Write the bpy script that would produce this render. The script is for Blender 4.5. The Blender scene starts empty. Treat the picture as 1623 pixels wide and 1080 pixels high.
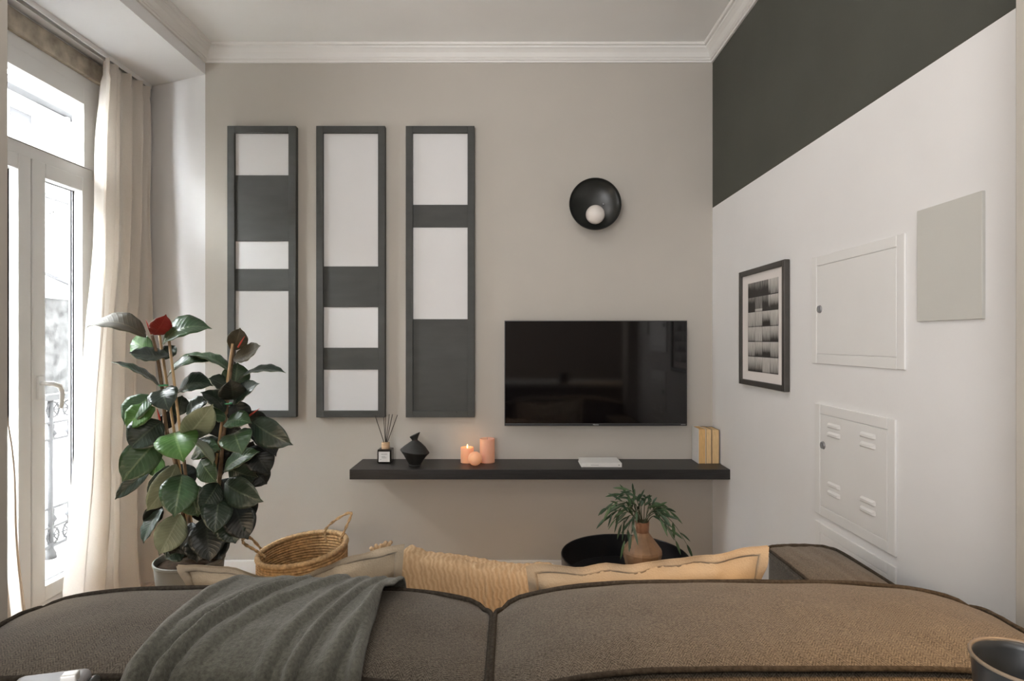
import bpy, bmesh, math, random
from mathutils import Vector, Matrix, noise

# ------------------------------------------------------------------ camera, sky, lights, exposure
random.seed(7)
sc = bpy.context.scene
COL = sc.collection
F = 925.0            # focal length in pixels of the 1623 x 1080 frame
CX, CY, H = 811.0, 540.0, 1.35   # principal point and camera height

cam_d = bpy.data.cameras.new('camera')
cam_d.sensor_width = 36.0
cam_d.lens = F / 1623.0 * 36.0
cam_d.clip_start = 0.02
cam_d.shift_x = (811.5 - CX) / 1623.0
cam = bpy.data.objects.new('camera', cam_d)
cam.location = (0, 0, H)
cam.rotation_euler = (math.pi / 2, 0, 0)
COL.objects.link(cam)
sc.camera = cam

world = bpy.data.worlds.new('overcast_sky')
sc.world = world
world.use_nodes = True
bg = world.node_tree.nodes['Background']
bg.inputs['Color'].default_value = (0.95, 0.975, 1.0, 1)
bg.inputs['Strength'].default_value = 42.0

def add_light(name, kind, loc, energy, color=(1, 1, 1), rot=(0, 0, 0), **kw):
    d = bpy.data.lights.new(name, kind)
    d.energy = energy
    d.color = color
    for k, v in kw.items():
        setattr(d, k, v)
    o = bpy.data.objects.new(name, d)
    o.location = loc
    o.rotation_euler = rot
    COL.objects.link(o)
    return o

# added fill high at the kitchen's rear wall, clear of the television's reflection
add_light('rear_high_fill', 'AREA', (0.2, -2.9, 2.25), 10.0, (0.98, 0.99, 1.0), rot=(math.pi / 2, 0, 0), shape='RECTANGLE', size=2.6, size_y=0.9)
# added fill for the lower walls, at the left of the kitchen's rear
add_light('rear_left_fill', 'AREA', (-1.30, -2.9, 1.35), 84.0, (0.99, 0.99, 1.0), rot=(math.pi / 2, 0, 0), shape='RECTANGLE', size=1.6, size_y=2.1)
# added fill towards the right wall, from an invented window left of the camera
add_light('left_side_fill', 'AREA', (-2.4, -0.55, 1.25), 34.0, (0.98, 0.99, 1.0), rot=(0, -math.pi / 2, 0), shape='RECTANGLE', size=1.9, size_y=1.6)
# assumed warm kitchen lamps, unseen: an added spot over the counter and a ceiling light
def aim(a, b):
    return (Vector(b) - Vector(a)).to_track_quat('-Z', 'Y').to_euler()
add_light('assumed_warm_spot', 'SPOT', (1.0, 0.42, 1.78), 64.0, (1.0, 0.58, 0.25), rot=aim((1.0, .42, 1.78), (.80, .98, .84)), shadow_soft_size=0.06, spot_size=math.radians(75), spot_blend=1.0)  # assumed lamp, added to warm the sofa's right end
# added fill for ceiling and upper walls, unseen above the upper picture edge
add_light('ceiling_fill', 'POINT', (-.25, 1.45, 2.74), 10.5, (1.0, 0.97, 0.93), shadow_soft_size=0.14)
# added low warm fill, an assumed lamp behind the left pier, outside the picture
add_light('assumed_low_lamp', 'POINT', (-1.36, 1.45, .80), 6.5, (1.0, 0.80, 0.56), shadow_soft_size=0.12)
add_light('assumed_kitchen_light', 'AREA', (0.2, -1.2, 2.9), 10.0, (1.0, 0.86, 0.70), shape='DISK', size=0.7)  # assumed ceiling light behind the camera, added as fill

sc.view_settings.view_transform = 'Standard'
sc.view_settings.look = 'None'
sc.view_settings.gamma = 1.0
sc.view_settings.use_curve_mapping = False
sc.view_settings.exposure = 0.19

# ------------------------------------------------------------------ helpers
WL = {}
def V(*a):
    return Vector(a)

def at(px, py, Y):
    """world point seen at a photo pixel, at distance Y from the camera"""
    return Vector(((px - CX) * Y / F, Y, H - (py - CY) * Y / F))

def onx(px, py, X):
    """world point on the side plane x = X"""
    Y = X * F / (px - CX)
    return Vector((X, Y, H - (py - CY) * Y / F))

class MB:
    def __init__(self):
        self.v, self.f, self.m, self.uv = [], [], [], {}
    def add(self, vs, fs, mi=0):
        n = len(self.v)
        self.v += [Vector(q) for q in vs]
        for f in fs:
            self.f.append([i + n for i in f]); self.m.append(mi)
        return self
    def box(self, x0, x1, y0, y1, z0, z1, mi=0):
        return self.add([(x0,y0,z0),(x1,y0,z0),(x1,y1,z0),(x0,y1,z0),(x0,y0,z1),(x1,y0,z1),(x1,y1,z1),(x0,y1,z1)],
                 [(0,3,2,1),(4,5,6,7),(0,1,5,4),(1,2,6,5),(2,3,7,6),(3,0,4,7)], mi)
    def obox(self, c, ax, ay, az, mi=0):
        c = Vector(c); vs = []
        for k in (-1, 1):
            for a, b in ((-1,-1),(1,-1),(1,1),(-1,1)):
                vs.append(c + a * ax + b * ay + k * az)
        return self.add(vs, [(0,3,2,1),(4,5,6,7),(0,1,5,4),(1,2,6,5),(2,3,7,6),(3,0,4,7)], mi)
    def grid(self, fn, nu, nv, cu=False, cv=False, mi=0):
        n = len(self.v)
        ru, rv = nu + (0 if cu else 1), nv + (0 if cv else 1)
        for j in range(rv):
            for i in range(ru):
                self.v.append(Vector(fn(i / nu, j / nv)))
        for j in range(nv):
            for i in range(nu):
                a = n + j * ru + i; b = n + j * ru + (i + 1) % ru
                c = n + ((j + 1) % rv) * ru + (i + 1) % ru; d = n + ((j + 1) % rv) * ru + i
                self.f.append([a, b, c, d]); self.m.append(mi)
        return self
    def tube(self, pts, r, n=8, closed=False, cap=True, mi=0):
        pts = [Vector(q) for q in pts]; N = len(pts)
        rs = r if isinstance(r, (list, tuple)) else [r] * N
        base = len(self.v); prev = None
        for i, q in enumerate(pts):
            if closed: t = pts[(i + 1) % N] - pts[i - 1]
            else: t = pts[min(i + 1, N - 1)] - pts[max(i - 1, 0)]
            t = t.normalized() if t.length > 1e-9 else Vector((0, 0, 1))
            if prev is None:
                a = Vector((0, 0, 1)) if abs(t.z) < .9 else Vector((1, 0, 0))
                prev = t.cross(a).normalized()
            u = prev - t * prev.dot(t)
            u = u.normalized() if u.length > 1e-6 else t.orthogonal().normalized()
            prev = u; w = t.cross(u)
            for k in range(n):
                an = 2 * math.pi * k / n
                self.v.append(q + (u * math.cos(an) + w * math.sin(an)) * rs[i])
        for i in range(N if closed else N - 1):
            j = (i + 1) % N
            for k in range(n):
                l = (k + 1) % n
                self.f.append([base + i*n + k, base + i*n + l, base + j*n + l, base + j*n + k]); self.m.append(mi)
        if cap and not closed:
            self.f.append([base + k for k in range(n)][::-1]); self.m.append(mi)
            self.f.append([base + (N-1)*n + k for k in range(n)]); self.m.append(mi)
        return self
    def lathe(self, c, prof, n=32, tilt=None, mi=0, cap0=True, cap1=True):
        """prof: (radius, height); tilt: height slope along x per ring"""
        c = Vector(c); base = len(self.v)
        for i, (r, z) in enumerate(prof):
            tl = tilt[i] if tilt else 0
            for k in range(n):
                an = 2 * math.pi * k / n
                self.v.append(c + Vector((r*math.cos(an), r*math.sin(an), z + tl*math.cos(an))))
        for i in range(len(prof) - 1):
            for k in range(n):
                l = (k + 1) % n
                self.f.append([base+i*n+k, base+i*n+l, base+(i+1)*n+l, base+(i+1)*n+k]); self.m.append(mi)
        if cap0: self.f.append([base + k for k in range(n)][::-1]); self.m.append(mi)
        if cap1: self.f.append([base + (len(prof)-1)*n + k for k in range(n)]); self.m.append(mi)
        return self
    def sphere(self, c, r, nu=24, nv=14, sx=1, sy=1, sz=1):
        c = Vector(c)
        prof = [(max(1e-4, math.sin(math.pi*j/nv)) * r, -math.cos(math.pi*j/nv) * r) for j in range(nv + 1)]
        s = len(self.v)
        self.lathe((0,0,0), prof, nu)
        for i in range(s, len(self.v)):
            q = self.v[i]; self.v[i] = c + Vector((q.x*sx, q.y*sy, q.z*sz))
        return self

def build(mb, name, mats, origin=(0,0,0), smooth=False, bevel=0, subd=0, bseg=2, uvs=None):
    me = bpy.data.meshes.new(name)
    o0 = Vector(origin)
    me.from_pydata([tuple(q - o0) for q in mb.v], [], mb.f)
    for m in (mats if isinstance(mats, (list, tuple)) else [mats]):
        me.materials.append(M[m] if isinstance(m, str) else m)
    me.polygons.foreach_set('material_index', mb.m)
    if smooth:
        me.polygons.foreach_set('use_smooth', [True] * len(me.polygons))
    if uvs:
        l = me.uv_layers.new(name='uv')
        for lp in me.loops:
            l.data[lp.index].uv = uvs[lp.vertex_index]
    me.update()
    o = bpy.data.objects.new(name, me)
    COL.objects.link(o)
    if bevel:
        b = o.modifiers.new('bevel', 'BEVEL'); b.width = bevel; b.segments = bseg; b.limit_method = 'ANGLE'; b.angle_limit = math.radians(40)
        if not smooth:
            me.polygons.foreach_set('use_smooth', [True] * len(me.polygons))
            w = o.modifiers.new('wn', 'WEIGHTED_NORMAL'); w.keep_sharp = False
    if subd:
        s = o.modifiers.new('subd', 'SUBSURF'); s.levels = subd; s.render_levels = subd
    return o

def tag(o, label, cat, group=None):
    o['label'] = label; o['category'] = cat
    if group: o['group'] = group
    return o

def thing(name, label, cat, loc, group=None):
    o = bpy.data.objects.new(name, None)
    o.empty_display_size = 0.05
    o.location = loc
    COL.objects.link(o)
    WL[o.name] = Vector(loc)
    return tag(o, label, cat, group)

def part(mb, name, mats, parent, label=None, **kw):
    wl = WL[parent.name]
    o = build(mb, name, mats, origin=wl, **kw)
    o.parent = parent
    WL[o.name] = wl
    if label: o['label'] = label
    return o

def solo(mb, name, mats, label, cat, loc, group=None, **kw):
    o = build(mb, name, mats, origin=loc, **kw)
    o.location = loc
    WL[o.name] = Vector(loc)
    return tag(o, label, cat, group)

def struct(mb, name, mats, parent=None, loc=(0,0,0), **kw):
    if parent: return part(mb, name, mats, parent, **kw)
    o = build(mb, name, mats, origin=loc, **kw)
    o.location = loc; WL[o.name] = Vector(loc)
    o['kind'] = 'structure'
    return o

def struct_empty(name, loc):
    o = bpy.data.objects.new(name, None); o.location = loc; o.empty_display_size = .05
    COL.objects.link(o); WL[o.name] = Vector(loc); o['kind'] = 'structure'
    return o

# ------------------------------------------------------------------ materials
M = {}
def nodes_of(name):
    m = bpy.data.materials.new(name); m.use_nodes = True
    nt = m.node_tree
    return m, nt, nt.nodes['Principled BSDF'], nt.nodes['Material Output']

def lk(nt, a, b): nt.links.new(a, b)

def mat(name, col, rough=.6, var=.06, nscale=12.0, bump=.0, bscale=60.0, metal=0.0, spec=.5, stretch=(1,1,1), sheen=0, coat=0, detail=4):
    m, nt, b, out = nodes_of(name)
    tc = nt.nodes.new('ShaderNodeTexCoord'); mp = nt.nodes.new('ShaderNodeMapping')
    mp.inputs['Scale'].default_value = stretch
    lk(nt, tc.outputs['Object'], mp.inputs['Vector'])
    n = nt.nodes.new('ShaderNodeTexNoise'); n.inputs['Scale'].default_value = nscale; n.inputs['Detail'].default_value = detail
    lk(nt, mp.outputs['Vector'], n.inputs['Vector'])
    r = nt.nodes.new('ShaderNodeValToRGB')
    r.color_ramp.elements[0].position = .3; r.color_ramp.elements[1].position = .7
    r.color_ramp.elements[0].color = tuple(c * (1 - var) for c in col) + (1,)
    r.color_ramp.elements[1].color = tuple(min(1, c * (1 + var)) for c in col) + (1,)
    lk(nt, n.outputs['Fac'], r.inputs['Fac']); lk(nt, r.outputs['Color'], b.inputs['Base Color'])
    b.inputs['Roughness'].default_value = rough; b.inputs['Metallic'].default_value = metal
    b.inputs['Specular IOR Level'].default_value = spec
    if sheen: b.inputs['Sheen Weight'].default_value = sheen
    if coat: b.inputs['Coat Weight'].default_value = coat
    if bump:
        n2 = nt.nodes.new('ShaderNodeTexNoise'); n2.inputs['Scale'].default_value = bscale; n2.inputs['Detail'].default_value = 5
        lk(nt, mp.outputs['Vector'], n2.inputs['Vector'])
        bp = nt.nodes.new('ShaderNodeBump'); bp.inputs['Strength'].default_value = bump; bp.inputs['Distance'].default_value = .004
        lk(nt, n2.outputs['Fac'], bp.inputs['Height']); lk(nt, bp.outputs['Normal'], b.inputs['Normal'])
    M[name] = m
    return m

mat('taupe_paint', (.50, .470, .425), .85, .025, 3, .06, 120, spec=.25)
mat('white_paint', (.83, .825, .83), .8, .02, 3, .05, 120, spec=.3)
mat('ceiling_paint', (.91, .91, .90), .85, .02, 3, .03, 100, spec=.2)
mat('green_paint', (.070, .072, .060), .75, .06, 3, .06, 120, spec=.3)
mat('trim_paint', (.80, .79, .77), .5, .02, 5, .02, 60)
mat('frame_white', (.80, .80, .79), .35, .02, 5)
mat('kitchen_paint', (.36, .34, .32), .85, .03, 3, spec=.2)
mat('stone_lintel', (.44, .39, .32), .9, .35, 14, .6, 40, spec=.2)
mat('floor_wood', (.52, .35, .215), .5, .25, 9, .15, 40, stretch=(8, .8, 1))
mat('concrete', (.55, .54, .52), .9, .12, 6, .4, 40)
mat('iron', (.035, .035, .037), .6, .1, 20, .1, 80)
mat('facade_paint', (.80, .79, .77), .9, .05, .8, .05, 10, spec=.2)
mat('facade_grey', (.045, .045, .048), .9, .08, 1.5, spec=.2)
mat('facade_stone', (.040, .040, .040), .95, .75, 5.5, .8, 12, spec=.2, detail=8)
mat('street', (.45, .45, .45), .9, .1, 2)
mat('dark_panel_paint', (.048, .050, .046), .65, .12, 6, .08, 60, stretch=(1, 1, 4))
mat('white_board', (.70, .695, .70), .6, .015, 5)
mat('tv_plastic', (.022, .022, .024), .35, .1, 20)
mat('logo_silver', (.75, .75, .75), .3, .02, 5)
mat('black_metal', (.018, .019, .018), .42, .15, 14)
mat('lamp_metal', (.020, .021, .019), .33, .15, 14)
mat('opal_glass', (.74, .69, .65), .25, .02, 5)
mat('black_stain', (.015, .014, .014), .42, .35, 10, .08, 40, stretch=(1.2, 14, 14))
mat('black_ceramic', (.018, .018, .017), .62, .2, 25, .25, 90)
mat('mug_ceramic', (.030, .034, .038), .28, .15, 25, .05, 50)
mat('mug_rim', (.19, .15, .11), .4, .2, 40)
mat('bottle_glass', (.012, .010, .009), .12, .1, 10)
mat('pale_wood', (.58, .40, .25), .55, .18, 30, .05, 60, stretch=(1, 1, 6))
mat('paper_label', (.74, .73, .72), .7, .02, 20)
mat('ink_grey', (.28, .28, .28), .7, .05, 20)
mat('reed', (.030, .024, .020), .8, .2, 60)
mat('page_edge', (.70, .44, .19), .85, .22, 30, .3, 60, stretch=(30, 1, 1))
mat('page_edge_pale', (.74, .52, .27), .85, .18, 30, .3, 60, stretch=(30, 1, 1))
mat('cover_white', (.72, .71, .69), .5, .03, 10)
mat('cover_dark', (.12, .08, .06), .5, .1, 10)
mat('art_frame', (.055, .050, .044), .45, .15, 20, .06, 60)
mat('passepartout', (.80, .755, .735), .8, .015, 10)
mat('panel_enamel', (.82, .815, .81), .42, .015, 6)
mat('grey_plate', (.60, .595, .56), .55, .015, 6)
mat('steel', (.30, .30, .31), .45, .05, 30, metal=.5)
mat('bright_steel', (.62, .62, .61), .35, .05, 30, metal=.4)
mat('pot_plastic', (.16, .165, .155), .55, .06, 10, .04, 60)
mat('soil', (.028, .019, .013), .95, .5, 50, .6, 70, spec=.05)
mat('stem_bark', (.17, .115, .07), .75, .35, 40, .3, 60)
mat('bamboo', (.50, .35, .19), .5, .2, 30, .1, 40, stretch=(1, 1, .3))
mat('tie_green', (.10, .38, .20), .5, .05, 10)
mat('red_sheath', (.52, .07, .05), .4, .2, 30)
mat('basket_fibre', (.40, .255, .125), .85, .4, 55, .7, 120, spec=.2)
mat('rope_fibre', (.47, .32, .175), .85, .35, 70, .6, 150, spec=.2)
mat('table_black', (.012, .012, .014), .3, .1, 10)
mat('terracotta_vase', (.21, .125, .068), .55, .3, 16, .15, 40)
mat('vase_neck', (.22, .11, .06), .5, .3, 20, .15, 40)
mat('fern_leaf', (.028, .065, .034), .45, .4, 30)
mat('fern_leaf_light', (.065, .125, .060), .45, .3, 30)
mat('fern_stem', (.05, .06, .03), .6, .2, 30)
mat('linen', (.46, .375, .270), .9, .09, 7, .35, 260, spec=.15, sheen=.2)
mat('linen_flange', (.50, .41, .30), .9, .07, 9, .35, 260, spec=.15, sheen=.2)
mat('counter_top', (.40, .39, .37), .4, .2, 9)
mat('cabinet_front', (.16, .155, .14), .6, .05, 5)
mat('piping_fabric', (.050, .043, .035), .95, .35, 160, .5, 300, spec=.1)
mat('curtain_hem', (.62, .52, .42), .9, .05, 40)
mat('flame', (1, .6, .2), .5)

def weave_mat(name, c0, c1, period, zig, rough=.95, bump=.4):
    """herringbone twill: zig-zag diagonal ribs plus melange noise"""
    m, nt, b, out = nodes_of(name)
    N = nt.nodes.new
    tc = N('ShaderNodeTexCoord'); sp = N('ShaderNodeSeparateXYZ'); lk(nt, tc.outputs['Object'], sp.inputs[0])
    def math_(op, a, bb):
        n = N('ShaderNodeMath'); n.operation = op
        for k, q in enumerate((a, bb)):
            if isinstance(q, (int, float)): n.inputs[k].default_value = q
            elif q is not None: lk(nt, q, n.inputs[k])
        return n.outputs[0]
    pp = math_('PINGPONG', sp.outputs['X'], zig)
    yz = math_('SUBTRACT', sp.outputs['Y'], sp.outputs['Z'])
    co = math_('ADD', pp, yz)
    nz0 = N('ShaderNodeTexNoise'); nz0.inputs['Scale'].default_value = 45; lk(nt, tc.outputs['Object'], nz0.inputs['Vector'])
    co = math_('ADD', co, math_('MULTIPLY', nz0.outputs['Fac'], period * .55))
    s = math_('SINE', math_('MULTIPLY', co, 2 * math.pi / period), None)
    s = math_('ADD', math_('MULTIPLY', s, .5), .5)
    nz = N('ShaderNodeTexNoise'); nz.inputs['Scale'].default_value = 330; nz.inputs['Detail'].default_value = 3
    lk(nt, tc.outputs['Object'], nz.inputs['Vector'])
    nb = N('ShaderNodeTexNoise'); nb.inputs['Scale'].default_value = 14; nb.inputs['Detail'].default_value = 4
    lk(nt, tc.outputs['Object'], nb.inputs['Vector'])
    f = math_('ADD', math_('MULTIPLY', s, .36), math_('MULTIPLY', math_('SUBTRACT', nz.outputs['Fac'], .34), 1.5))
    f = math_('ADD', f, math_('MULTIPLY', math_('SUBTRACT', nb.outputs['Fac'], .5), .25))
    r = N('ShaderNodeValToRGB'); r.color_ramp.elements[0].color = c0 + (1,); r.color_ramp.elements[1].color = c1 + (1,)
    r.color_ramp.elements[0].position = .05; r.color_ramp.elements[1].position = .95
    lk(nt, f, r.inputs['Fac']); lk(nt, r.outputs['Color'], b.inputs['Base Color'])
    b.inputs['Roughness'].default_value = rough; b.inputs['Specular IOR Level'].default_value = .1
    b.inputs['Sheen Weight'].default_value = .15
    bp = N('ShaderNodeBump'); bp.inputs['Strength'].default_value = bump; bp.inputs['Distance'].default_value = .002
    lk(nt, f, bp.inputs['Height']); lk(nt, bp.outputs['Normal'], b.inputs['Normal'])
    M[name] = m
weave_mat('sofa_tweed', (.042, .036, .029), (.205, .178, .143), .0044, .010)
mat('wool_throw', (.112, .113, .095), .95, .30, 170, .5, 420, spec=.1, sheen=.25)

def muslin_mat():
    m, nt, b, out = nodes_of('muslin')
    N = nt.nodes.new
    tc = N('ShaderNodeTexCoord'); mp = N('ShaderNodeMapping'); mp.inputs['Rotation'].default_value = (0, .25, 0)
    lk(nt, tc.outputs['Object'], mp.inputs['Vector'])
    w = N('ShaderNodeTexWave'); w.inputs['Scale'].default_value = 26; w.inputs['Distortion'].default_value = 5; w.inputs['Detail'].default_value = 3; w.inputs['Detail Scale'].default_value = 2
    lk(nt, mp.outputs['Vector'], w.inputs['Vector'])
    r = N('ShaderNodeValToRGB'); r.color_ramp.elements[0].color = (.45, .315, .185, 1); r.color_ramp.elements[1].color = (.55, .40, .255, 1)
    lk(nt, w.outputs['Fac'], r.inputs['Fac']); lk(nt, r.outputs['Color'], b.inputs['Base Color'])
    b.inputs['Roughness'].default_value = .95; b.inputs['Specular IOR Level'].default_value = .1
    bp = N('ShaderNodeBump'); bp.inputs['Strength'].default_value = .4; bp.inputs['Distance'].default_value = .003
    lk(nt, w.outputs['Fac'], bp.inputs['Height']); lk(nt, bp.outputs['Normal'], b.inputs['Normal'])
    M['muslin'] = m
muslin_mat()

def curtain_mat():
    m, nt, b, out = nodes_of('curtain_voile')
    N = nt.nodes.new
    tc = N('ShaderNodeTexCoord')
    n = N('ShaderNodeTexNoise'); n.inputs['Scale'].default_value = 220; lk(nt, tc.outputs['Object'], n.inputs['Vector'])
    r = N('ShaderNodeValToRGB'); r.color_ramp.elements[0].color = (.84, .785, .72, 1); r.color_ramp.elements[1].color = (.93, .885, .83, 1)
    lk(nt, n.outputs['Fac'], r.inputs['Fac'])
    d = N('ShaderNodeBsdfDiffuse'); t = N('ShaderNodeBsdfTranslucent'); mx = N('ShaderNodeMixShader'); mx.inputs[0].default_value = .42
    lk(nt, r.outputs['Color'], d.inputs['Color']); lk(nt, r.outputs['Color'], t.inputs['Color'])
    bp = N('ShaderNodeBump'); bp.inputs['Strength'].default_value = .15; bp.inputs['Distance'].default_value = .002
    lk(nt, n.outputs['Fac'], bp.inputs['Height']); lk(nt, bp.outputs['Normal'], d.inputs['Normal'])
    lk(nt, d.outputs[0], mx.inputs[1]); lk(nt, t.outputs[0], mx.inputs[2]); lk(nt, mx.outputs[0], out.inputs['Surface'])
    M['curtain_voile'] = m
curtain_mat()

def glass_mat():
    m, nt, b, out = nodes_of('window_glass')
    N = nt.nodes.new
    t = N('ShaderNodeBsdfTransparent'); t.inputs['Color'].default_value = (.97, .98, .98, 1)
    g = N('ShaderNodeBsdfGlossy'); g.inputs['Roughness'].default_value = .02
    n = N('ShaderNodeTexNoise'); n.inputs['Scale'].default_value = 3
    lw = N('ShaderNodeLayerWeight'); lw.inputs['Blend'].default_value = .5
    pw = N('ShaderNodeMath'); pw.operation = 'POWER'; lk(nt, lw.outputs['Facing'], pw.inputs[0]); pw.inputs[1].default_value = 4.0
    fr = N('ShaderNodeMath'); fr.operation = 'MULTIPLY_ADD'; lk(nt, pw.outputs[0], fr.inputs[0]); fr.inputs[1].default_value = .6; fr.inputs[2].default_value = .02
    mx = N('ShaderNodeMixShader'); lk(nt, fr.outputs[0], mx.inputs[0]); lk(nt, t.outputs[0], mx.inputs[1]); lk(nt, g.outputs[0], mx.inputs[2])
    lk(nt, mx.outputs[0], out.inputs['Surface'])
    M['window_glass'] = m
glass_mat()

def screen_mat():
    m, nt, b, out = nodes_of('tv_screen')
    n = nt.nodes.new('ShaderNodeTexNoise'); n.inputs['Scale'].default_value = 3
    r = nt.nodes.new('ShaderNodeValToRGB'); r.color_ramp.elements[0].color = (.003, .0025, .003, 1); r.color_ramp.elements[1].color = (.0045, .0035, .004, 1)
    lk(nt, n.outputs['Fac'], r.inputs['Fac']); lk(nt, r.outputs['Color'], b.inputs['Base Color'])
    b.inputs['Roughness'].default_value = .06; b.inputs['Specular IOR Level'].default_value = .5
    M['tv_screen'] = m
screen_mat()

def wax_mat(name, c, e):
    m, nt, b, out = nodes_of(name)
    n = nt.nodes.new('ShaderNodeTexNoise'); n.inputs['Scale'].default_value = 30
    r = nt.nodes.new('ShaderNodeValToRGB'); r.color_ramp.elements[0].color = tuple(q * .92 for q in c) + (1,); r.color_ramp.elements[1].color = c + (1,)
    lk(nt, n.outputs['Fac'], r.inputs['Fac']); lk(nt, r.outputs['Color'], b.inputs['Base Color'])
    b.inputs['Roughness'].default_value = .5
    b.inputs['Subsurface Weight'].default_value = .4; b.inputs['Subsurface Radius'].default_value = (.03, .012, .006); b.inputs['Subsurface Scale'].default_value = .5
    b.inputs['Emission Color'].default_value = (1.0, .36, .14, 1); b.inputs['Emission Strength'].default_value = e  # weak emission stands in for flame light glowing through the wax
    M[name] = m
wax_mat('candle_wax', (.66, .38, .28), .10)
wax_mat('candle_wax_glow', (.74, .43, .28), .20)
M['flame'].node_tree.nodes['Principled BSDF'].inputs['Emission Color'].default_value = (1, .62, .25, 1)
M['flame'].node_tree.nodes['Principled BSDF'].inputs['Emission Strength'].default_value = 4.0

def leaf_mat(name, c, vein, rough=.32, veins=.5):
    m, nt, b, out = nodes_of(name)
    N = nt.nodes.new
    uv = N('ShaderNodeUVMap'); uv.uv_map = 'uv'
    sp = N('ShaderNodeSeparateXYZ'); lk(nt, uv.outputs[0], sp.inputs[0])
    def mt(op, a, bb=None):
        n = N('ShaderNodeMath'); n.operation = op
        for k, q in enumerate((a, bb)):
            if isinstance(q, (int, float)): n.inputs[k].default_value = q
            elif q is not None: lk(nt, q, n.inputs[k])
        return n.outputs[0]
    d = mt('ABSOLUTE', mt('SUBTRACT', sp.outputs['X'], .5))
    rib = mt('LESS_THAN', d, .028)
    dv = mt('SUBTRACT', sp.outputs['Y'], mt('MULTIPLY', d, .45))
    sv = mt('POWER', mt('ADD', mt('MULTIPLY', mt('SINE', mt('MULTIPLY', dv, 75.0)), .5), .5), 4.0)
    tc = N('ShaderNodeTexCoord'); nz = N('ShaderNodeTexNoise'); nz.inputs['Scale'].default_value = 11; lk(nt, tc.outputs['Object'], nz.inputs['Vector'])
    r = N('ShaderNodeValToRGB'); r.color_ramp.elements[0].color = tuple(q * .72 for q in c) + (1,); r.color_ramp.elements[1].color = tuple(q * 1.3 for q in c) + (1,)
    r.color_ramp.elements[0].position = .3; r.color_ramp.elements[1].position = .7
    lk(nt, nz.outputs['Fac'], r.inputs['Fac'])
    mx = N('ShaderNodeMixRGB'); mx.inputs[2].default_value = vein + (1,)
    fac = mt('MINIMUM', mt('ADD', mt('MULTIPLY', rib, .75), mt('MULTIPLY', sv, veins * .3)), 1.0)
    lk(nt, fac, mx.inputs[0]); lk(nt, r.outputs['Color'], mx.inputs[1]); lk(nt, mx.outputs[0], b.inputs['Base Color'])
    b.inputs['Roughness'].default_value = rough
    bp = N('ShaderNodeBump'); bp.inputs['Strength'].default_value = .25; bp.inputs['Distance'].default_value = .002
    lk(nt, sv, bp.inputs['Height']); lk(nt, bp.outputs['Normal'], b.inputs['Normal'])
    M[name] = m
leaf_mat('leaf_dark', (.020, .036, .026), (.07, .095, .065), .30)
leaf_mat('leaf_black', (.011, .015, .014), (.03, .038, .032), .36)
leaf_mat('leaf_mid', (.036, .080, .036), (.13, .19, .10), .30)
leaf_mat('leaf_bright', (.045, .125, .022), (.16, .28, .09), .34)
leaf_mat('leaf_pale', (.21, .25, .175), (.34, .38, .29), .42, .7)
leaf_mat('leaf_bronze', (.055, .045, .025), (.11, .09, .05), .6)
leaf_mat('leaf_red', (.21, .016, .014), (.30, .05, .04), .38)
leaf_mat('leaf_under', (.20, .225, .17), (.30, .31, .24), .5)
leaf_mat('leaf_rim', (.17, .20, .12), (.2, .22, .14), .5)

def art_mat():
    m, nt, b, out = nodes_of('abstract_print')
    N = nt.nodes.new
    tc = N('ShaderNodeTexCoord'); sp = N('ShaderNodeSeparateXYZ'); lk(nt, tc.outputs['Generated'], sp.inputs[0])
    def mt(op, a, bb=None):
        n = N('ShaderNodeMath'); n.operation = op
        for k, q in enumerate((a, bb)):
            if isinstance(q, (int, float)): n.inputs[k].default_value = q
            elif q is not None: lk(nt, q, n.inputs[k])
        return n.outputs[0]
    # y runs away from the camera: photo-left is high y
    u = mt('MULTIPLY', mt('SUBTRACT', 1.0, sp.outputs['Y']), 4.0); v = mt('MULTIPLY', sp.outputs['Z'], 6.0)
    fu, fv = mt('FRACT', u), mt('FRACT', v)
    cb = N('ShaderNodeCombineXYZ'); lk(nt, mt('FLOOR', u), cb.inputs[0]); lk(nt, mt('FLOOR', v), cb.inputs[1])
    wn = N('ShaderNodeTexWhiteNoise'); lk(nt, cb.outputs[0], wn.inputs['Vector'])
    st = N('ShaderNodeMapping'); st.inputs['Scale'].default_value = (1, 26, 4); lk(nt, tc.outputs['Generated'], st.inputs['Vector'])
    nz = N('ShaderNodeTexNoise'); nz.inputs['Scale'].default_value = 2.2; nz.inputs['Detail'].default_value = 5; lk(nt, st.outputs[0], nz.inputs['Vector'])
    # each tile is dark at its foot by its own amount, the top left corner is dark as a whole
    foot = mt('MULTIPLY', mt('POWER', mt('SUBTRACT', 1.0, fv), 1.6), mt('MULTIPLY', wn.outputs['Value'], 1.5))
    top = mt('MULTIPLY', mt('GREATER_THAN', sp.outputs['Z'], .70), mt('MULTIPLY', mt('GREATER_THAN', sp.outputs['Y'], .30), .52))
    line = mt('MAXIMUM', mt('LESS_THAN', fv, .06), mt('LESS_THAN', fu, .05))
    dk = mt('ADD', mt('ADD', foot, top), mt('MULTIPLY', line, .35))
    val = mt('ADD', mt('SUBTRACT', .76, dk), mt('MULTIPLY', mt('SUBTRACT', nz.outputs['Fac'], .45), .9))
    r = N('ShaderNodeValToRGB'); r.color_ramp.elements[0].color = (.025, .022, .02, 1); r.color_ramp.elements[1].color = (.66, .64, .61, 1)
    lk(nt, val, r.inputs['Fac']); lk(nt, r.outputs['Color'], b.inputs['Base Color'])
    b.inputs['Roughness'].default_value = .6
    M['abstract_print'] = m
art_mat()

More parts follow.
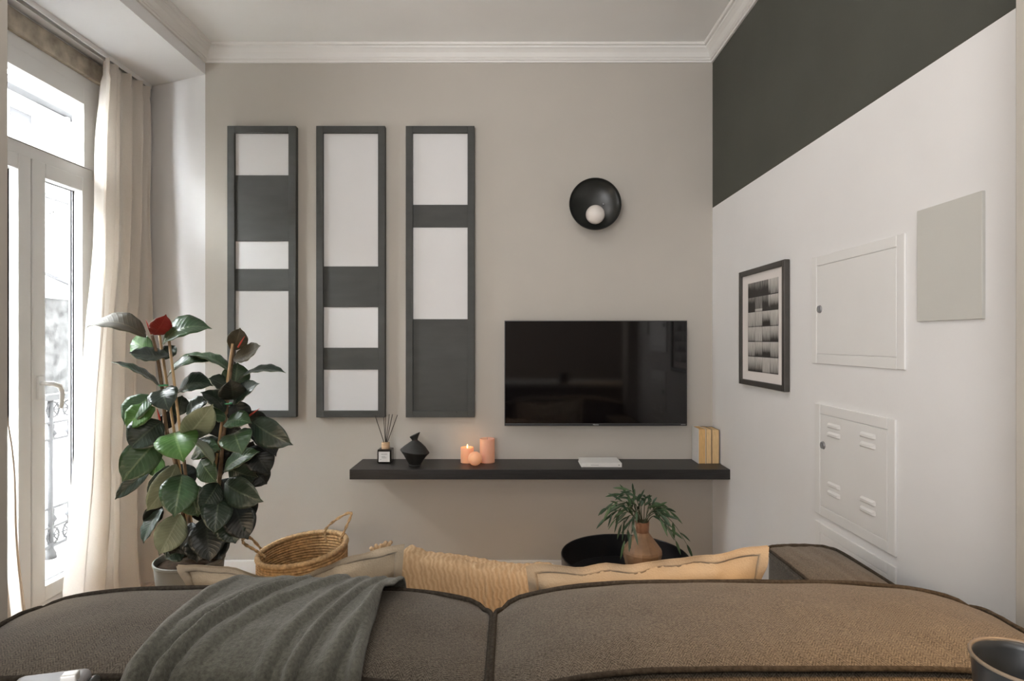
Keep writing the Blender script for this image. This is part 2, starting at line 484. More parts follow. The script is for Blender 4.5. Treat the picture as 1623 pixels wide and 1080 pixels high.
# ------------------------------------------------------------------ the room
YB = 3.17            # back wall
XR = 1.091           # right wall
XL = -1.664          # left wall face (above and beside the window recess)
XW = -2.15           # window wall inside the recess
ZC = 2.94            # ceiling
ZS = 2.795           # soffit of the window recess
ZP = 2.07            # paint line on the right wall
YJ0, YJ1, XJ = .93, 1.16, 1.0   # piers of the opening towards the kitchen
YRV = 3.36           # far end of the splayed reveal

fl = struct(MB().box(-2.75, 2.45, -3.1, 3.55, -.06, -.012), 'floor', 'floor_wood')
row = 0
y0s = [-3.0, -1.3, .45, 1.9, 3.36]
x = -2.15
while x < 2.3:
    w = .14
    cuts = [-3.05, -3.05 + 1.1 + .6 * (row % 3), -.1 + .5 * ((row * 2) % 3), 1.55 + .35 * ((row + 1) % 3), YB]
    for a, b_ in zip(cuts[:-1], cuts[1:]):
        if x > XR - .14 and b_ > YJ1: b_ = YJ1
        if b_ - a < .05: continue
        part(MB().box(x, min(x + w - .003, XR if a > YJ1 else 2.4), a, b_ - .003, -.012, 0), 'plank', 'floor_wood', fl)
    x += w; row += 1

struct(MB().box(XL, XR + .12, YB, YB + .15, 0, ZC), 'wall_back', 'taupe_paint')
struct(MB().add([(XL, YB, 0), (XW, YRV, 0), (XW, YRV + .15, 0), (XL, YB + .15, 0), (XL, YB, ZS), (XW, YRV, ZS), (XW, YRV + .15, ZS), (XL, YB + .15, ZS)],
        [(0,1,5,4),(1,2,6,5),(2,3,7,6),(3,0,4,7),(0,3,2,1),(4,5,6,7)]), 'wall_reveal', 'white_paint')
struct(MB().box(XR, XR + .12, YJ1, YB, 0, ZP).box(XR, XR + .12, YJ1, YB, ZP, ZC, 1), 'wall_right', ['white_paint', 'green_paint'])
wl = MB()
wl.box(XW - .18, XL, YJ1, 1.88, 0, ZC)                        # solid wall this side of the recess
wl.box(XW - .10, XL, 1.88, YB + .30, ZS, ZC)                  # beam and soffit over the recess
wl.box(XW - .10, XW, 1.88, 2.15, 0, ZS)
wl.box(XW - .10, XW, 3.05, YRV + .1, 0, ZS)
wl.box(XW - .10, XW, 2.15, 3.05, 0, .10)
wl.box(XW - .10, XW - .004, 2.15, 3.05, 2.72, ZS)
struct(wl, 'wall_left', 'white_paint')
struct(MB().box(XW - .10, XW + .012, 1.95, 3.30, 2.683, 2.778), 'trim_1', 'stone_lintel', bevel=.004)
struct(MB().box(-2.75, 2.45, -3.1, 3.55, ZC, ZC + .08), 'ceiling', 'ceiling_paint')
struct(MB().box(-2.4, -XJ, YJ0, YJ1, 0, ZC), 'wall_pier_left', 'taupe_paint', bevel=.004)
struct(MB().box(XJ, 2.2, YJ0, YJ1, 0, ZC), 'wall_pier_right', 'taupe_paint', bevel=.004)
wk = MB()
wk.box(-2.6, -2.45, -3.0, YJ0 + .2, 0, ZC); struct(wk, 'wall_kitchen_left', 'white_paint')
struct(MB().box(2.2, 2.35, -3.0, YJ1, 0, ZC), 'wall_kitchen_right', 'kitchen_paint')
struct(MB().box(-2.6, 2.35, -3.1, -2.95, 0, ZC), 'wall_kitchen_rear', 'kitchen_paint')

# cornice: cove profile (distance out from wall, height below ceiling), mitred
prof = [(0, -.083), (.010, -.083), (.012, -.074), (.018, -.072), (.018, -.066), (.024, -.060), (.033, -.040), (.046, -.026), (.052, -.022), (.054, -.014), (.064, -.012), (.068, -.004), (.068, 0), (0, 0)]
def cornice(name, fa, fb):
    m = MB(); n = len(prof)
    for f in (fa, fb):
        for o_, z in prof: m.v.append(Vector(f(o_, ZC + z)))
    for i in range(n):
        m.f.append([i, (i + 1) % n, n + (i + 1) % n, n + i]); m.m.append(0)
    m.f.append(list(range(n))[::-1]); m.m.append(0); m.f.append([n + k for k in range(n)]); m.m.append(0)
    bmx = m
    struct(bmx, name, 'trim_paint')
cornice('trim_2', lambda o, z: (XL + o, YB - o, z), lambda o, z: (XR - o, YB - o, z))
cornice('trim_3', lambda o, z: (XR - o, YB - o, z), lambda o, z: (XR - o, YJ1, z))
cornice('trim_4', lambda o, z: (XL + o, YJ1, z), lambda o, z: (XL + o, YB - o, z))
struct(MB().box(XL, XR, YB - .016, YB, 0, .160), 'baseboard_back', 'trim_paint', bevel=.004)
struct(MB().box(XR - .016, XR, YJ1, YB - .016, 0, .160), 'baseboard_right', 'trim_paint', bevel=.004)

# ------------------------------------------------------------------ french window
w1 = struct_empty('window_1', (XW - .04, 2.6, .10))
FX0, FX1 = XW - .075, XW - .008
def frame_rect(mb, y0, y1, z0, z1, ty0, ty1, tz0, tz1, x0=FX0, x1=FX1):
    mb.box(x0, x1, y0, y0 + ty0, z0, z1); mb.box(x0, x1, y1 - ty1, y1, z0, z1)
    mb.box(x0, x1, y0 + ty0, y1 - ty1, z0, z0 + tz0); mb.box(x0, x1, y0 + ty0, y1 - ty1, z1 - tz1, z1)
    return mb
fr = part(frame_rect(MB(), 2.15, 3.05, .10, 2.683, .05, .05, .05, .06), 'window_frame', 'frame_white', w1, bevel=.003)
part(MB().box(FX0, FX1, 2.2, 3.0, 2.165, 2.222), 'transom', 'frame_white', w1, bevel=.003)
tl = part(frame_rect(MB(), 2.2, 3.0, 2.222, 2.623, .06, .063, .004, .083, FX0 + .012, FX1 + .006), 'transom_light', 'frame_white', w1, bevel=.004)
part(MB().box(XW - .050, XW - .044, 2.26, 2.937, 2.226, 2.54), 'pane', 'window_glass', tl)
part(MB().box(FX0, XW + .02, 2.15, 3.05, .085, .105), 'sill', 'frame_white', w1, bevel=.003)
for nm, (a, b_, g0, g1) in {'l': (2.2, 2.604, 2.28, 2.537), 'r': (2.610, 3.0, 2.685, 2.915)}.items():
    lf = part(frame_rect(MB(), a, b_, .15, 2.165, g0 - a, b_ - g1, .07, .068, FX0 + .01, FX1 + .014), 'door_leaf', 'frame_white', w1, bevel=.004)
    part(frame_rect(MB(), g0 - .006, g1 + .006, .214, 2.103, .006, .006, .006, .006, XW - .055, XW - .035), 'gasket', 'ink_grey', lf)
    part(MB().box(XW - .048, XW - .042, g0, g1, .22, 2.097), 'pane', 'window_glass', lf)
    if nm == 'r':
        hx = FX1 + .014
        hp = part(MB().box(hx, hx + .010, 2.632, 2.664, 1.085, 1.19), 'handle_plate', 'frame_white', lf, bevel=.003)
        part(MB().tube([(hx, 2.648, 1.155), (hx + .035, 2.648, 1.155), (hx + .046, 2.665, 1.153), (hx + .048, 2.705, 1.140), (hx + .048, 2.722, 1.11), (hx + .046, 2.722, 1.06), (hx + .044, 2.716, 1.035)], [.010, .010, .011, .011, .010, .009, .008], 10), 'handle', 'frame_white', lf, smooth=True)

# curtain track and curtains
tk = MB().box(XW + .075, XW + .115, 1.90, 3.24, ZS - .022, ZS)
trk = thing('curtain_track', 'white aluminium curtain track fixed to the soffit above the window', 'curtain track', (XW + .095, 2.6, ZS))
part(MB().box(XW + .075, XW + .081, 1.90, 3.30, ZS - .024, ZS).box(XW + .109, XW + .115, 1.90, 3.30, ZS - .024, ZS).box(XW + .081, XW + .109, 1.90, 3.30, ZS - .006, ZS), 'rail', 'trim_paint', trk)
part(MB().box(XW + .088, XW + .102, 1.90, 3.30, ZS - .014, ZS - .006), 'runner_slot', 'ink_grey', trk)

def lerp(a, b, t): return a + (b - a) * t
def curtain(name, label, ytop, ybot, xtop, xbot, nfold, seed, ztop=ZS - .026, hem_at=0):
    def fn(s, t):      # s along, t down
        z = lerp(ztop, .012, t)
        tt = t ** 1.5
        y = lerp(lerp(*ytop, s), lerp(*ybot, s), tt)
        ph = 2 * math.pi * nfold * s + .9 * math.sin(3.1 * s + seed) + .35 * math.sin(4 * t + 5 * s + seed)
        amp = (.026 + .028 * t) * (1 + .35 * math.sin(7 * s + seed))
        if t < .03: amp *= .75
        xx = lerp(xtop, xbot, tt) + amp * math.sin(ph) + .012 * math.sin(2.3 * ph + 2 * t)
        xx += .02 * (noise.noise(Vector((s * 6, t * 5, seed))))
        y += .018 * math.cos(ph) * (.5 + t) + .015 * noise.noise(Vector((s * 5 + 3, t * 6, seed + 2)))
        if t > .93:                 # pooled foot
            k = (t - .93) / .07
            xx += .035 * k * k * (1 + math.sin(ph * .5)); z += .006 * (1 + math.sin(ph * 1.3)) * k
        return (max(xx, XW + .022), y, z)
    root = thing(name, label, 'curtain', (xbot, lerp(*ybot, .5), 0))
    part(MB().grid(fn, 96, 80), 'curtain_panel', 'curtain_voile', root, smooth=True)
    s0, s1 = (0, .022) if hem_at == 0 else (.978, 1)
    def hem(s, t):
        p = Vector(fn(lerp(s0, s1, s), lerp(.0, .985, t))); return p + Vector((.003, 0, 0))
    part(MB().grid(hem, 4, 80), 'side_hem', 'curtain_hem', root, smooth=True)
    part(MB().grid(lambda s, t: Vector(fn(s, t * .022)) + Vector((.004, 0, 0)), 96, 3), 'heading_tape', 'curtain_voile', root, smooth=True)
curtain('curtain', 'long cream voile curtain gathered beside the rubber plant', (2.93, 3.27), (2.63, 3.22), XW + .10, XW + .135, 4.5, 1.3)
curtain('curtain', 'cream curtain edge half hidden behind the left pier', (1.90, 2.24), (1.92, 2.42), XW + .10, XW + .13, 4.0, 4.1, hem_at=1)

# ------------------------------------------------------------------ balcony and street outside
so = MB()
for bb in ((-9, 1.75, -3.6, 11), (3.46, 27, -3.6, 11), (1.75, 3.46, -3.6, .085), (1.75, 3.46, 2.94, 11)):
    so.box(XW - .18, XW - .10, *bb)
struct(so, 'wall_street_front', 'facade_paint')
struct(MB().box(-2.80, XW - .18, 1.5, 4.3, -.08, .085), 'balcony_slab', 'concrete', bevel=.01)
RX = -2.68
rl = thing('balcony_railing', 'ornate wrought iron balcony railing outside the french window', 'railing', (RX, 2.9, .085))
Y0, Y1 = 1.55, 4.25
for nm, z, hh, ww in (('top_rail', 1.02, .018, .026), ('rail', .872, .007, .01), ('rail', .775, .007, .01), ('rail', .265, .007, .01), ('rail', .155, .009, .012)):
    part(MB().box(RX - ww, RX + ww, Y0, Y1, z - hh, z + hh), nm, 'iron', rl, bevel=.003)
def ring(c, r, rr, a0=0, a1=2 * math.pi, n=20, sy=1):
    full = a1 - a0 > 6.2
    return [Vector((c[0], c[1] + r * sy * math.cos(a0 + (a1 - a0) * k / n), c[2] + r * math.sin(a0 + (a1 - a0) * k / n))) for k in range(n if full else n + 1)]
k = 0
y = Y0 + .06
ys = []
while y < Y1 - .03:
    ys.append(y); y += .12
for zc in (.946, .210):
    for y in ys:
        m = MB().tube(ring((RX, y, zc), .044, 0), .006, 6, closed=True)
        for a in (math.pi / 4, -math.pi / 4, 0, math.pi / 2):
            d = Vector((0, math.cos(a), math.sin(a))) * .055
            m.tube([Vector((RX, y, zc)) - d, Vector((RX, y, zc)) + d], .0045, 5)
        m.sphere((RX, y, zc), .013, 10, 6)
        part(m, 'rosette', 'iron', rl, smooth=True)
for i, y in enumerate(ys):
    for zt, zb in ((.865, .775), (.375, .270)):
        part(MB().lathe((RX, y, zb), [(.005, 0), (.010, .2 * (zt - zb)), (.022, .32 * (zt - zb)), (.014, .5 * (zt - zb)), (.006, .6 * (zt - zb)), (.010, .85 * (zt - zb)), (.005, zt - zb)], 10), 'finial', 'iron', rl, smooth=True)
part(MB().box(RX - .007, RX + .007, Y0, Y1, .368, .382), 'rail', 'iron', rl)
for y in (1.60, 2.49, 3.39, 4.20):
    m = MB().tube([(RX, y, .085), (RX, y, 1.02)], .014, 8)
    m.lathe((RX, y, .085), [(.032, 0), (.030, .03), (.02, .05), (.014, .09)], 12)
    part(m, 'post', 'iron', rl, smooth=True)
for y in (2.10, 2.85, 3.25, 3.75):
    part(MB().tube([(RX, y, .38), (RX, y, .76)], .006, 6).sphere((RX, y, .57), .017, 10, 6), 'baluster', 'iron', rl, smooth=True)
    part(MB().tube(ring((RX, y - .035, .72), .05, 0, -1.2, 1.9), .006, 6), 'scroll', 'iron', rl, smooth=True)
    part(MB().tube(ring((RX, y - .035, .42), .05, 0, -1.9, 1.2), .006, 6), 'scroll', 'iron', rl, smooth=True)

XF = -8.0
ob = thing('street_house', 'pale overexposed house front across the street', 'building', (XF, 9.5, -2.5))
fw = part(MB().box(XF - 1, XF, -8, 26, -3.5, 5.35), 'facade_wall', 'facade_paint', ob)
part(MB().box(XF - 1.0, XF + .22, -8, 26, 5.35, 5.48), 'eave', 'facade_grey', ob)
part(MB().box(XF, XF + .07, -8, 26, 3.80, 3.88), 'string_course', 'facade_grey', ob)
def fwin(px0, px1, py0, py1, m='facade_grey', depth=.05, bars=0):
    a, b_ = onx(px0, py0, XF), onx(px1, py1, XF)
    y0, y1, z0, z1 = a.y, b_.y, b_.z, a.z
    w = part(frame_rect(MB(), y0, y1, z0, z1, .07, .07, .07, .07, XF - .01, XF + depth), 'house_window', 'facade_paint', ob)
    part(MB().box(XF - .008, XF + .014, y0 + .07, y1 - .07, z0 + .07, z1 - .07), 'window_pane', m, w)
    for i in range(bars):
        zz = lerp(z0, z1, (i + 1) / (bars + 1)); part(MB().box(XF, XF + .035, y0 + .07, y1 - .07, zz - .02, zz + .02), 'glazing_bar', 'facade_paint', w)
    return w
fwin(4, 54, 156, 208); fwin(102, 138, 160, 214); fwin(58, 99, 166, 226, 'facade_paint'); fwin(-60, -20, 150, 210)
fwin(113.5, 126, 184, 218, 'facade_grey', .12, 4)
fwin(91, 111, 364, 380, 'ink_grey', .08); fwin(76, 84, 333, 339, 'ink_grey')
gw = thing('garden_wall', 'mottled grey stone wall below the house across the street', 'wall', (XF + .9, 9.5, -3))
part(MB().box(XF + .4, XF + .9, -8, 26, .45, 2.0), 'wall_body', 'facade_stone', gw)
part(MB().box(XF + .4, XF + .9, -8, 26, -3.5, .45), 'wall_foot', 'facade_paint', gw, label='whitewashed foot of the wall')
part(MB().box(XF + .35, XF + .95, -8, 26, 2.0, 2.12), 'coping', 'facade_paint', gw, bevel=.02)
part(MB().box(XF + .9, XF + .93, -8, 26, .45, .52), 'ledge', 'facade_grey', gw)
rf = MB()
a = onx(66, 440, XF + .2)
solo(MB().add([(XF + .1, 9.7, 2.55), (XF + .1, 10.6, 2.35), (XF + .75, 9.7, 2.30), (XF + .75, 10.6, 2.12), (XF + .1, 9.7, 2.50), (XF + .1, 10.6, 2.28), (XF + .75, 9.7, 2.24), (XF + .75, 10.6, 2.06)],
    [(0,1,3,2),(4,6,7,5),(0,2,6,4),(1,5,7,3),(2,3,7,6),(0,4,5,1)]), 'lean_to_roof', 'facade_grey', 'small grey lean-to roof on top of the garden wall across the street', 'roof', (XF + .4, 10.1, 2.06))
struct(MB().box(XF + .9, -2.9, -8, 26, -3.6, -3.5), 'street_ground', 'street')

# ------------------------------------------------------------------ right wall: switch boxes, plate, picture
def cover(name, label, y0, y1, z0, z1, latch, louvers, door_top=None):
    root = thing(name, label, 'electrical panel', (XR, (y0 + y1) / 2, z0), 'white panels in the right wall')
    part(frame_rect(MB(), y0, y1, z0, z1, .034, .034, .034, .034, XR - .0065, XR + .001), 'panel_frame', 'panel_enamel', root, bevel=.0025)
    iy0, iy1, iz0, iz1 = y0 + .0352, y1 - .0352, z0 + .0352, z1 - .036
    part(MB().box(XR - .003, XR + .001, y0 + .034, y1 - .034, z0 + .034, z1 - .034), 'rebate', 'panel_enamel', root)
    d = part(MB().box(XR - .006, XR - .003, iy0, iy1, iz0, iz1), 'panel_door', 'panel_enamel', root, bevel=.002)
    if latch:
        ly, lz = iy1 - .022, latch
        lt = part(MB().tube([(XR - .006, ly, lz), (XR - .012, ly, lz)], [.014, .012], 14), 'latch', 'steel', d, smooth=False)
        part(MB().box(XR - .015, XR - .011, ly - .003, ly + .003, lz - .009, lz + .009), 'latch_key', 'ink_grey', d)
    for (ly, lz) in louvers:
        for dz in (0, -.030):
            hw = .041
            prof_ = [(0, .009), (.005, .002), (.005, -.005), (0, -.009)]
            m = MB(); n = 4
            for yy, sc_ in ((ly - hw, .0), (ly - hw + .012, 1.), (ly + hw - .012, 1.), (ly + hw, .0)):
                for o_, zz in prof_: m.v.append(Vector((XR - .0058 - o_ * sc_, yy, lz + dz + zz)))
            for i in range(3):
                for j in range(3): m.f.append([i*4+j, i*4+j+1, (i+1)*4+j+1, (i+1)*4+j]); m.m.append(0)
            part(m, 'louver', 'panel_enamel', d, smooth=False)
    return root
cover('electrical_panel', 'plain white panel cover with a small latch beside the framed print', 1.612, 2.111, 1.268, 1.648, 1.355 + .105, [])
cover('electrical_panel', 'white panel cover with four pairs of louvres above the sofa arm', 1.652, 2.089, .736, 1.126, .985, [(1.968, 1.060), (1.780, 1.060), (1.968, .860), (1.780, .860)])
cover('electrical_panel', 'lowest white panel, mostly hidden behind the sofa arm', 1.652, 2.089, .30, .708, None, [])
solo(MB().box(XR - .008, XR + .001, 1.344, 1.560, 1.400, 1.696), 'cover_plate', 'grey_plate', 'plain light grey rectangular plate on the white right wall', 'cover plate', (XR, 1.452, 1.40), bevel=.0015)

pf = thing('framed_print', 'abstract black and white print in a dark frame on the right wall', 'picture', (XR, 2.53, 1.148))
fx = XR - .024
y0, y1, z0, z1 = 2.285, 2.745, 1.148, 1.669
fw_ = .024
part(MB().box(fx + .010, XR, y0 + .01, y1 - .01, z0 + .01, z1 - .01), 'backing', 'passepartout', pf)
for nm, bb in (('frame_side', (y0, y0 + fw_, z0, z1)), ('frame_side', (y1 - fw_, y1, z0, z1)), ('frame_rail', (y0 + fw_, y1 - fw_, z0, z0 + fw_)), ('frame_rail', (y0 + fw_, y1 - fw_, z1 - fw_, z1))):
    part(MB().box(fx, XR - .001, *bb), nm, 'art_frame', pf, bevel=.003)
part(MB().box(fx + .0085, fx + .0098, 2.355, 2.655, 1.212, 1.607), 'print', 'abstract_print', pf)

# ------------------------------------------------------------------ back wall: three slatted panels
YP = YB - .034
def wx(px, Y=YP): return (px - CX) * Y / F
def wz(py, Y=YP): return H - (py - CY) * Y / F
def wall_panel(label, x0, x1, ix0, ix1, bands):
    root = thing('wall_panel', label, 'wall art', (wx((x0 + x1) / 2), YB, wz(662)), 'tall framed panels on the back wall')
    zt, zb = wz(199.5), wz(662)
    a, b_, c, d = wx(x0), wx(ix0), wx(ix1), wx(x1)
    for bb in ((a, b_), (c, d)):
        part(MB().box(bb[0], bb[1], YP, YB, zb, zt), 'frame_stile', 'dark_panel_paint', root, bevel=.0015)
    it, ib = wz(210.5), wz(651.5)
    part(MB().box(b_, c, YP, YB, it, zt), 'frame_rail', 'dark_panel_paint', root, bevel=.0015)
    part(MB().box(b_, c, YP, YB, zb, ib), 'frame_rail', 'dark_panel_paint', root, bevel=.0015)
    for (p0, p1, dark) in bands:
        if dark: part(MB().box(b_, c, YP + .012, YB, wz(p1), wz(p0)), 'dark_board', 'dark_panel_paint', root)
        else: part(MB().box(b_, c, YP + .016, YB, wz(p1), wz(p0)), 'white_board', 'white_board', root)
    return root
wall_panel('tall panel with two dark boards, leftmost, behind the rubber plant', 360, 469, 371.5, 457, [(210.5, 277, 0), (277, 382, 1), (382, 426, 0), (426, 461, 1), (461, 651.5, 0)])
wall_panel('tall panel between the other two, with two dark boards low down', 501, 610, 512, 599, [(210.5, 422, 0), (422, 487, 1), (487, 551.5, 0), (551.5, 586.5, 1), (586.5, 651.5, 0)])
p3 = wall_panel('tall panel nearest the television, dark board at its foot', 643, 752, 654, 741, [(210.5, 324, 0), (324, 360, 1), (360, 506, 0), (506, 651.5, 1)])
part(MB().tube([(wx(724), YP + .002, wz(653)), (wx(724), YP - .002, wz(653))], .005, 8), 'knob', 'black_metal', p3)

# wall lamp
lc = at(943.5, 323.5, 3.075)
wlp = thing('wall_lamp', 'round black dish wall lamp with small white globe', 'lamp', (lc.x, YB, lc.z))
R0 = .138
m = MB()
pr = []
for i in range(15):
    t = i / 14; pr.append((R0 * math.sin(t * math.pi / 2) if i else .001, .060 * (1 - math.cos(t * math.pi / 2))))
outer = [(r * 1.0, d + 0) for r, d in pr]
inner = [(r * .985, d + .003) for r, d in pr][::-1]
allp = outer + [(R0 * .995, .0625)] + inner
NN = 64
for (r, d) in allp:
    for k in range(NN):
        an = 2 * math.pi * k / NN
        m.v.append(Vector((lc.x + r * math.cos(an), 3.132 - d, lc.z + r * math.sin(an))))
for i in range(len(allp) - 1):
    for k in range(NN):
        l = (k + 1) % NN; m.f.append([i*NN+k, i*NN+l, (i+1)*NN+l, (i+1)*NN+k]); m.m.append(0)
part(m, 'dish', 'lamp_metal', wlp, smooth=True)
part(MB().tube([(lc.x, YB, lc.z), (lc.x, 3.134, lc.z)], .045, 24), 'wall_mount', 'lamp_metal', wlp)
gc = at(943.5, 340.3, 3.07)
part(MB().sphere(gc, .0500, 32, 18), 'globe', 'opal_glass', wlp, smooth=True)
part(MB().tube([(gc.x, 3.125, gc.z), (gc.x, 3.085, gc.z)], .022, 18), 'socket', 'lamp_metal', wlp)
part(MB().tube([(lc.x + .048, 3.118, lc.z + .008), (lc.x + .048, 3.110, lc.z + .008)], .004, 8), 'screw', 'steel', wlp)

# television
YT = 3.100
tv = thing('television', 'black flat screen television mounted above the shelf', 'television', (wx(944, YT), YB, wz(675.5, YT)))
x0, x1, z0, z1 = wx(799.5, YT), wx(1089, YT), wz(675.5, YT), wz(508.5, YT)
part(MB().box(x0 + .004, x1 - .004, YT + .004, YT + .030, z0 + .003, z1 - .003), 'housing', 'tv_plastic', tv, bevel=.004)
part(MB().box(x0 + .2, x1 - .2, YT + .028, YB - .001, z0 + .1, z1 - .15), 'wall_bracket', 'tv_plastic', tv, bevel=.006)
part(MB().box(x0, x1, YT, YT + .008, z0, z0 + .014), 'bezel', 'tv_plastic', tv, bevel=.0015)
part(frame_rect(MB(), 0, 0, 0, 0, 0, 0, 0, 0).box(x0, x0 + .004, YT, YT + .008, z0 + .014, z1).box(x1 - .004, x1, YT, YT + .008, z0 + .014, z1).box(x0 + .004, x1 - .004, YT, YT + .008, z1 - .004, z1), 'bezel', 'tv_plastic', tv)
part(MB().box(x0 + .004, x1 - .004, YT + .0015, YT + .006, z0 + .014, z1 - .004), 'screen', 'tv_screen', tv)
def text_mesh(txt, size, loc, name, matn, parent):
    cu = bpy.data.curves.new(name, 'FONT'); cu.body = txt; cu.size = size; cu.align_x = 'CENTER'; cu.align_y = 'CENTER'; cu.extrude = .0002
    tmp = bpy.data.objects.new('tmp', cu); COL.objects.link(tmp)
    bpy.context.view_layer.update()
    me = bpy.data.meshes.new_from_object(tmp.evaluated_get(bpy.context.evaluated_depsgraph_get()))
    bpy.data.objects.remove(tmp)
    me.name = name; me.materials.clear(); me.materials.append(M[matn])
    me.transform(Matrix.Translation(Vector(loc) - WL[parent.name]) @ Matrix.Rotation(math.pi / 2, 4, 'X'))
    o = bpy.data.objects.new(name, me); COL.objects.link(o); o.parent = parent
    return o
text_mesh('Hisense', .0095, ((x0 + x1) / 2, YT - .0008, z0 + .007), 'logo', 'logo_silver', tv)
part(MB().box(x1 - .033, x1 - .008, YT - .0006, YT, z0 + .006, z0 + .009), 'badge', 'ink_grey', tv)

# ------------------------------------------------------------------ shelf and things on it
ZT = .706
SX0, SX1, SY = -.809, 1.090, 2.911
sh = solo(MB().box(SX0, SX1, SY, YB, ZT - .050, ZT), 'floating_shelf', 'black_stain', 'long black stained floating shelf below the television', 'shelf', ((SX0 + SX1) / 2, YB, ZT - .05), bevel=.0012)

def onshelf(px, py):   # pixel of a foot on the shelf top
    Y = (H - ZT) * F / (py - CY)
    return Vector(((px - CX) * Y / F, Y, ZT))
# reed diffuser
c = onshelf(611.2, 735.2); c.y += .036; c.x = (611.2 - CX) * (c.y) / F
df = thing('reed_diffuser', 'dark glass reed diffuser with white label and black sticks', 'diffuser', c)
part(MB().box(c.x - .037, c.x + .037, c.y - .035, c.y + .035, ZT, ZT + .073), 'bottle', 'bottle_glass', df, bevel=.006, bseg=3)
part(MB().lathe(c, [(.024, .073), (.021, .073), (.021, .077), (.0215, .077), (.0215, .104), (.019, .106), (.009, .106)], 28), 'collar', 'pale_wood', df, smooth=False)
lb = part(MB().box(c.x - .029, c.x + .029, c.y - .0362, c.y - .0352, ZT + .009, ZT + .062), 'label', 'paper_label', df)
for zz, w_, s_ in ((.048, .016, 0), (.035, .010, -.004), (.029, .012, 0), (.020, .004, -.019)):
    part(MB().box(c.x + s_ - w_, c.x + s_ + w_, c.y - .0366, c.y - .0361, ZT + zz, ZT + zz + .0022), 'label_print', 'ink_grey', lb)
for (tx, ty, dy) in ((594.5, 659, -.02), (608, 661, .01), (611, 657, .03), (617, 657, -.01), (622, 657, .02), (630, 658, 0)):
    tp = at(tx, ty, c.y + dy)
    bt = Vector((c.x + (tp.x - c.x) * -.12, c.y, ZT + .06))
    part(MB().tube([bt, tp], .0019, 6), 'reed', 'reed', df)
# black vase
c = onshelf(657.5, 740); c.y += .03; c.x = (657.5 - CX) * c.y / F
part_v = MB().lathe(c, [(.030, 0), (.033, .003), (.030, .006), (.058, .052), (.0745, .072), (.074, .075), (.055, .097), (.032, .117), (.0165, .128), (.014, .132), (.018, .141), (.027, .158), (.0265, .160), (.017, .145), (.010, .130)], 40,
    tilt=[0, 0, 0, -.006, -.010, -.010, -.004, 0, .001, .002, .006, .012, .012, .006, 0])
solo(part_v, 'black_vase', 'black_ceramic', 'matt black angular vase with a slanted lip on the shelf', 'vase', c, smooth=False, bevel=.0015)
# candles
def pillar(label, px, py, r, h, lit, wax):
    c = onshelf(px, py); c.y += r; c.x = (px - CX) * c.y / F
    t = thing('pillar_candle', label, 'candle', c, 'candles on the shelf')
    pr = [(r * .985, 0), (r, .004), (r * 1.0, h - .004), (r * .97, h), (r * .86, h - .001), (r * .80, h - (.016 if lit else .006)), (.002, h - (.018 if lit else .007))]
    part(MB().lathe(c, pr, 32), 'wax', wax, t, smooth=True)
    part(MB().tube([c + V(0, 0, h - .018), c + V(.001, 0, h - (.006 if lit else -.004))], .0012, 6), 'wick', 'ink_grey', t)
    if lit:
        f0 = c + V(.001, 0, h - .006)
        part(MB().lathe(f0, [(.0015, 0), (.004, .006), (.0035, .012), (.0004, .022)], 10), 'flame', 'flame', t, smooth=True)
        add_light('candle_flame_light', 'POINT', f0 + V(0, 0, .03), .06, (1, .55, .22), shadow_soft_size=.008)
    return t
pillar('short pink pillar candle, lit, left of the three candles', 740.5, 735.3, .0345, .080, True, 'candle_wax_glow')
pillar('tall pink pillar candle behind the round one', 772.3, 735.3, .0395, .126, False, 'candle_wax')
c = onshelf(753, 739.5); c.y += .02; c.x = (753 - CX) * c.y / F
t = thing('ball_candle', 'peach ball-shaped candle in front of the two pillar candles', 'candle', c, 'candles on the shelf')
part(MB().sphere(c + V(0, 0, .0355), .0362, 28, 16), 'wax', 'candle_wax_glow', t, smooth=True)
part(MB().tube([c + V(0, 0, .068), c + V(0, 0, .076)], .0012, 6), 'wick', 'ink_grey', t)
# white book lying flat
y0, y1 = 2.964, 3.112
xa, xb = (921.3 - CX) * y0 / F, (985.6 - CX) * y0 / F
bk = thing('flat_book', 'white book lying flat on the shelf below the television', 'book', ((xa + xb) / 2, (y0 + y1) / 2, ZT))
part(MB().box(xa, xb, y0, y1, ZT, ZT + .0025).box(xa, xb, y0, y1, ZT + .0185, ZT + .021).box(xa, xb, y0, y0 + .003, ZT + .0025, ZT + .0185), 'cover', 'cover_white', bk, bevel=.0008)
part(MB().box(xa + .003, xb - .003, y0 + .003, y1 - .004, ZT + .0025, ZT + .0185), 'page_block', 'paper_label', bk)
part(MB().box(xa + .048, xa + .088, y0 - .0004, y0, ZT + .0095, ZT + .0115), 'spine_print', 'ink_grey', bk)
part(MB().tube([(xb - .014, y0, ZT + .0105), (xb - .014, y0 - .0004, ZT + .0105)], .0035, 12), 'spine_mark', 'ink_grey', bk)
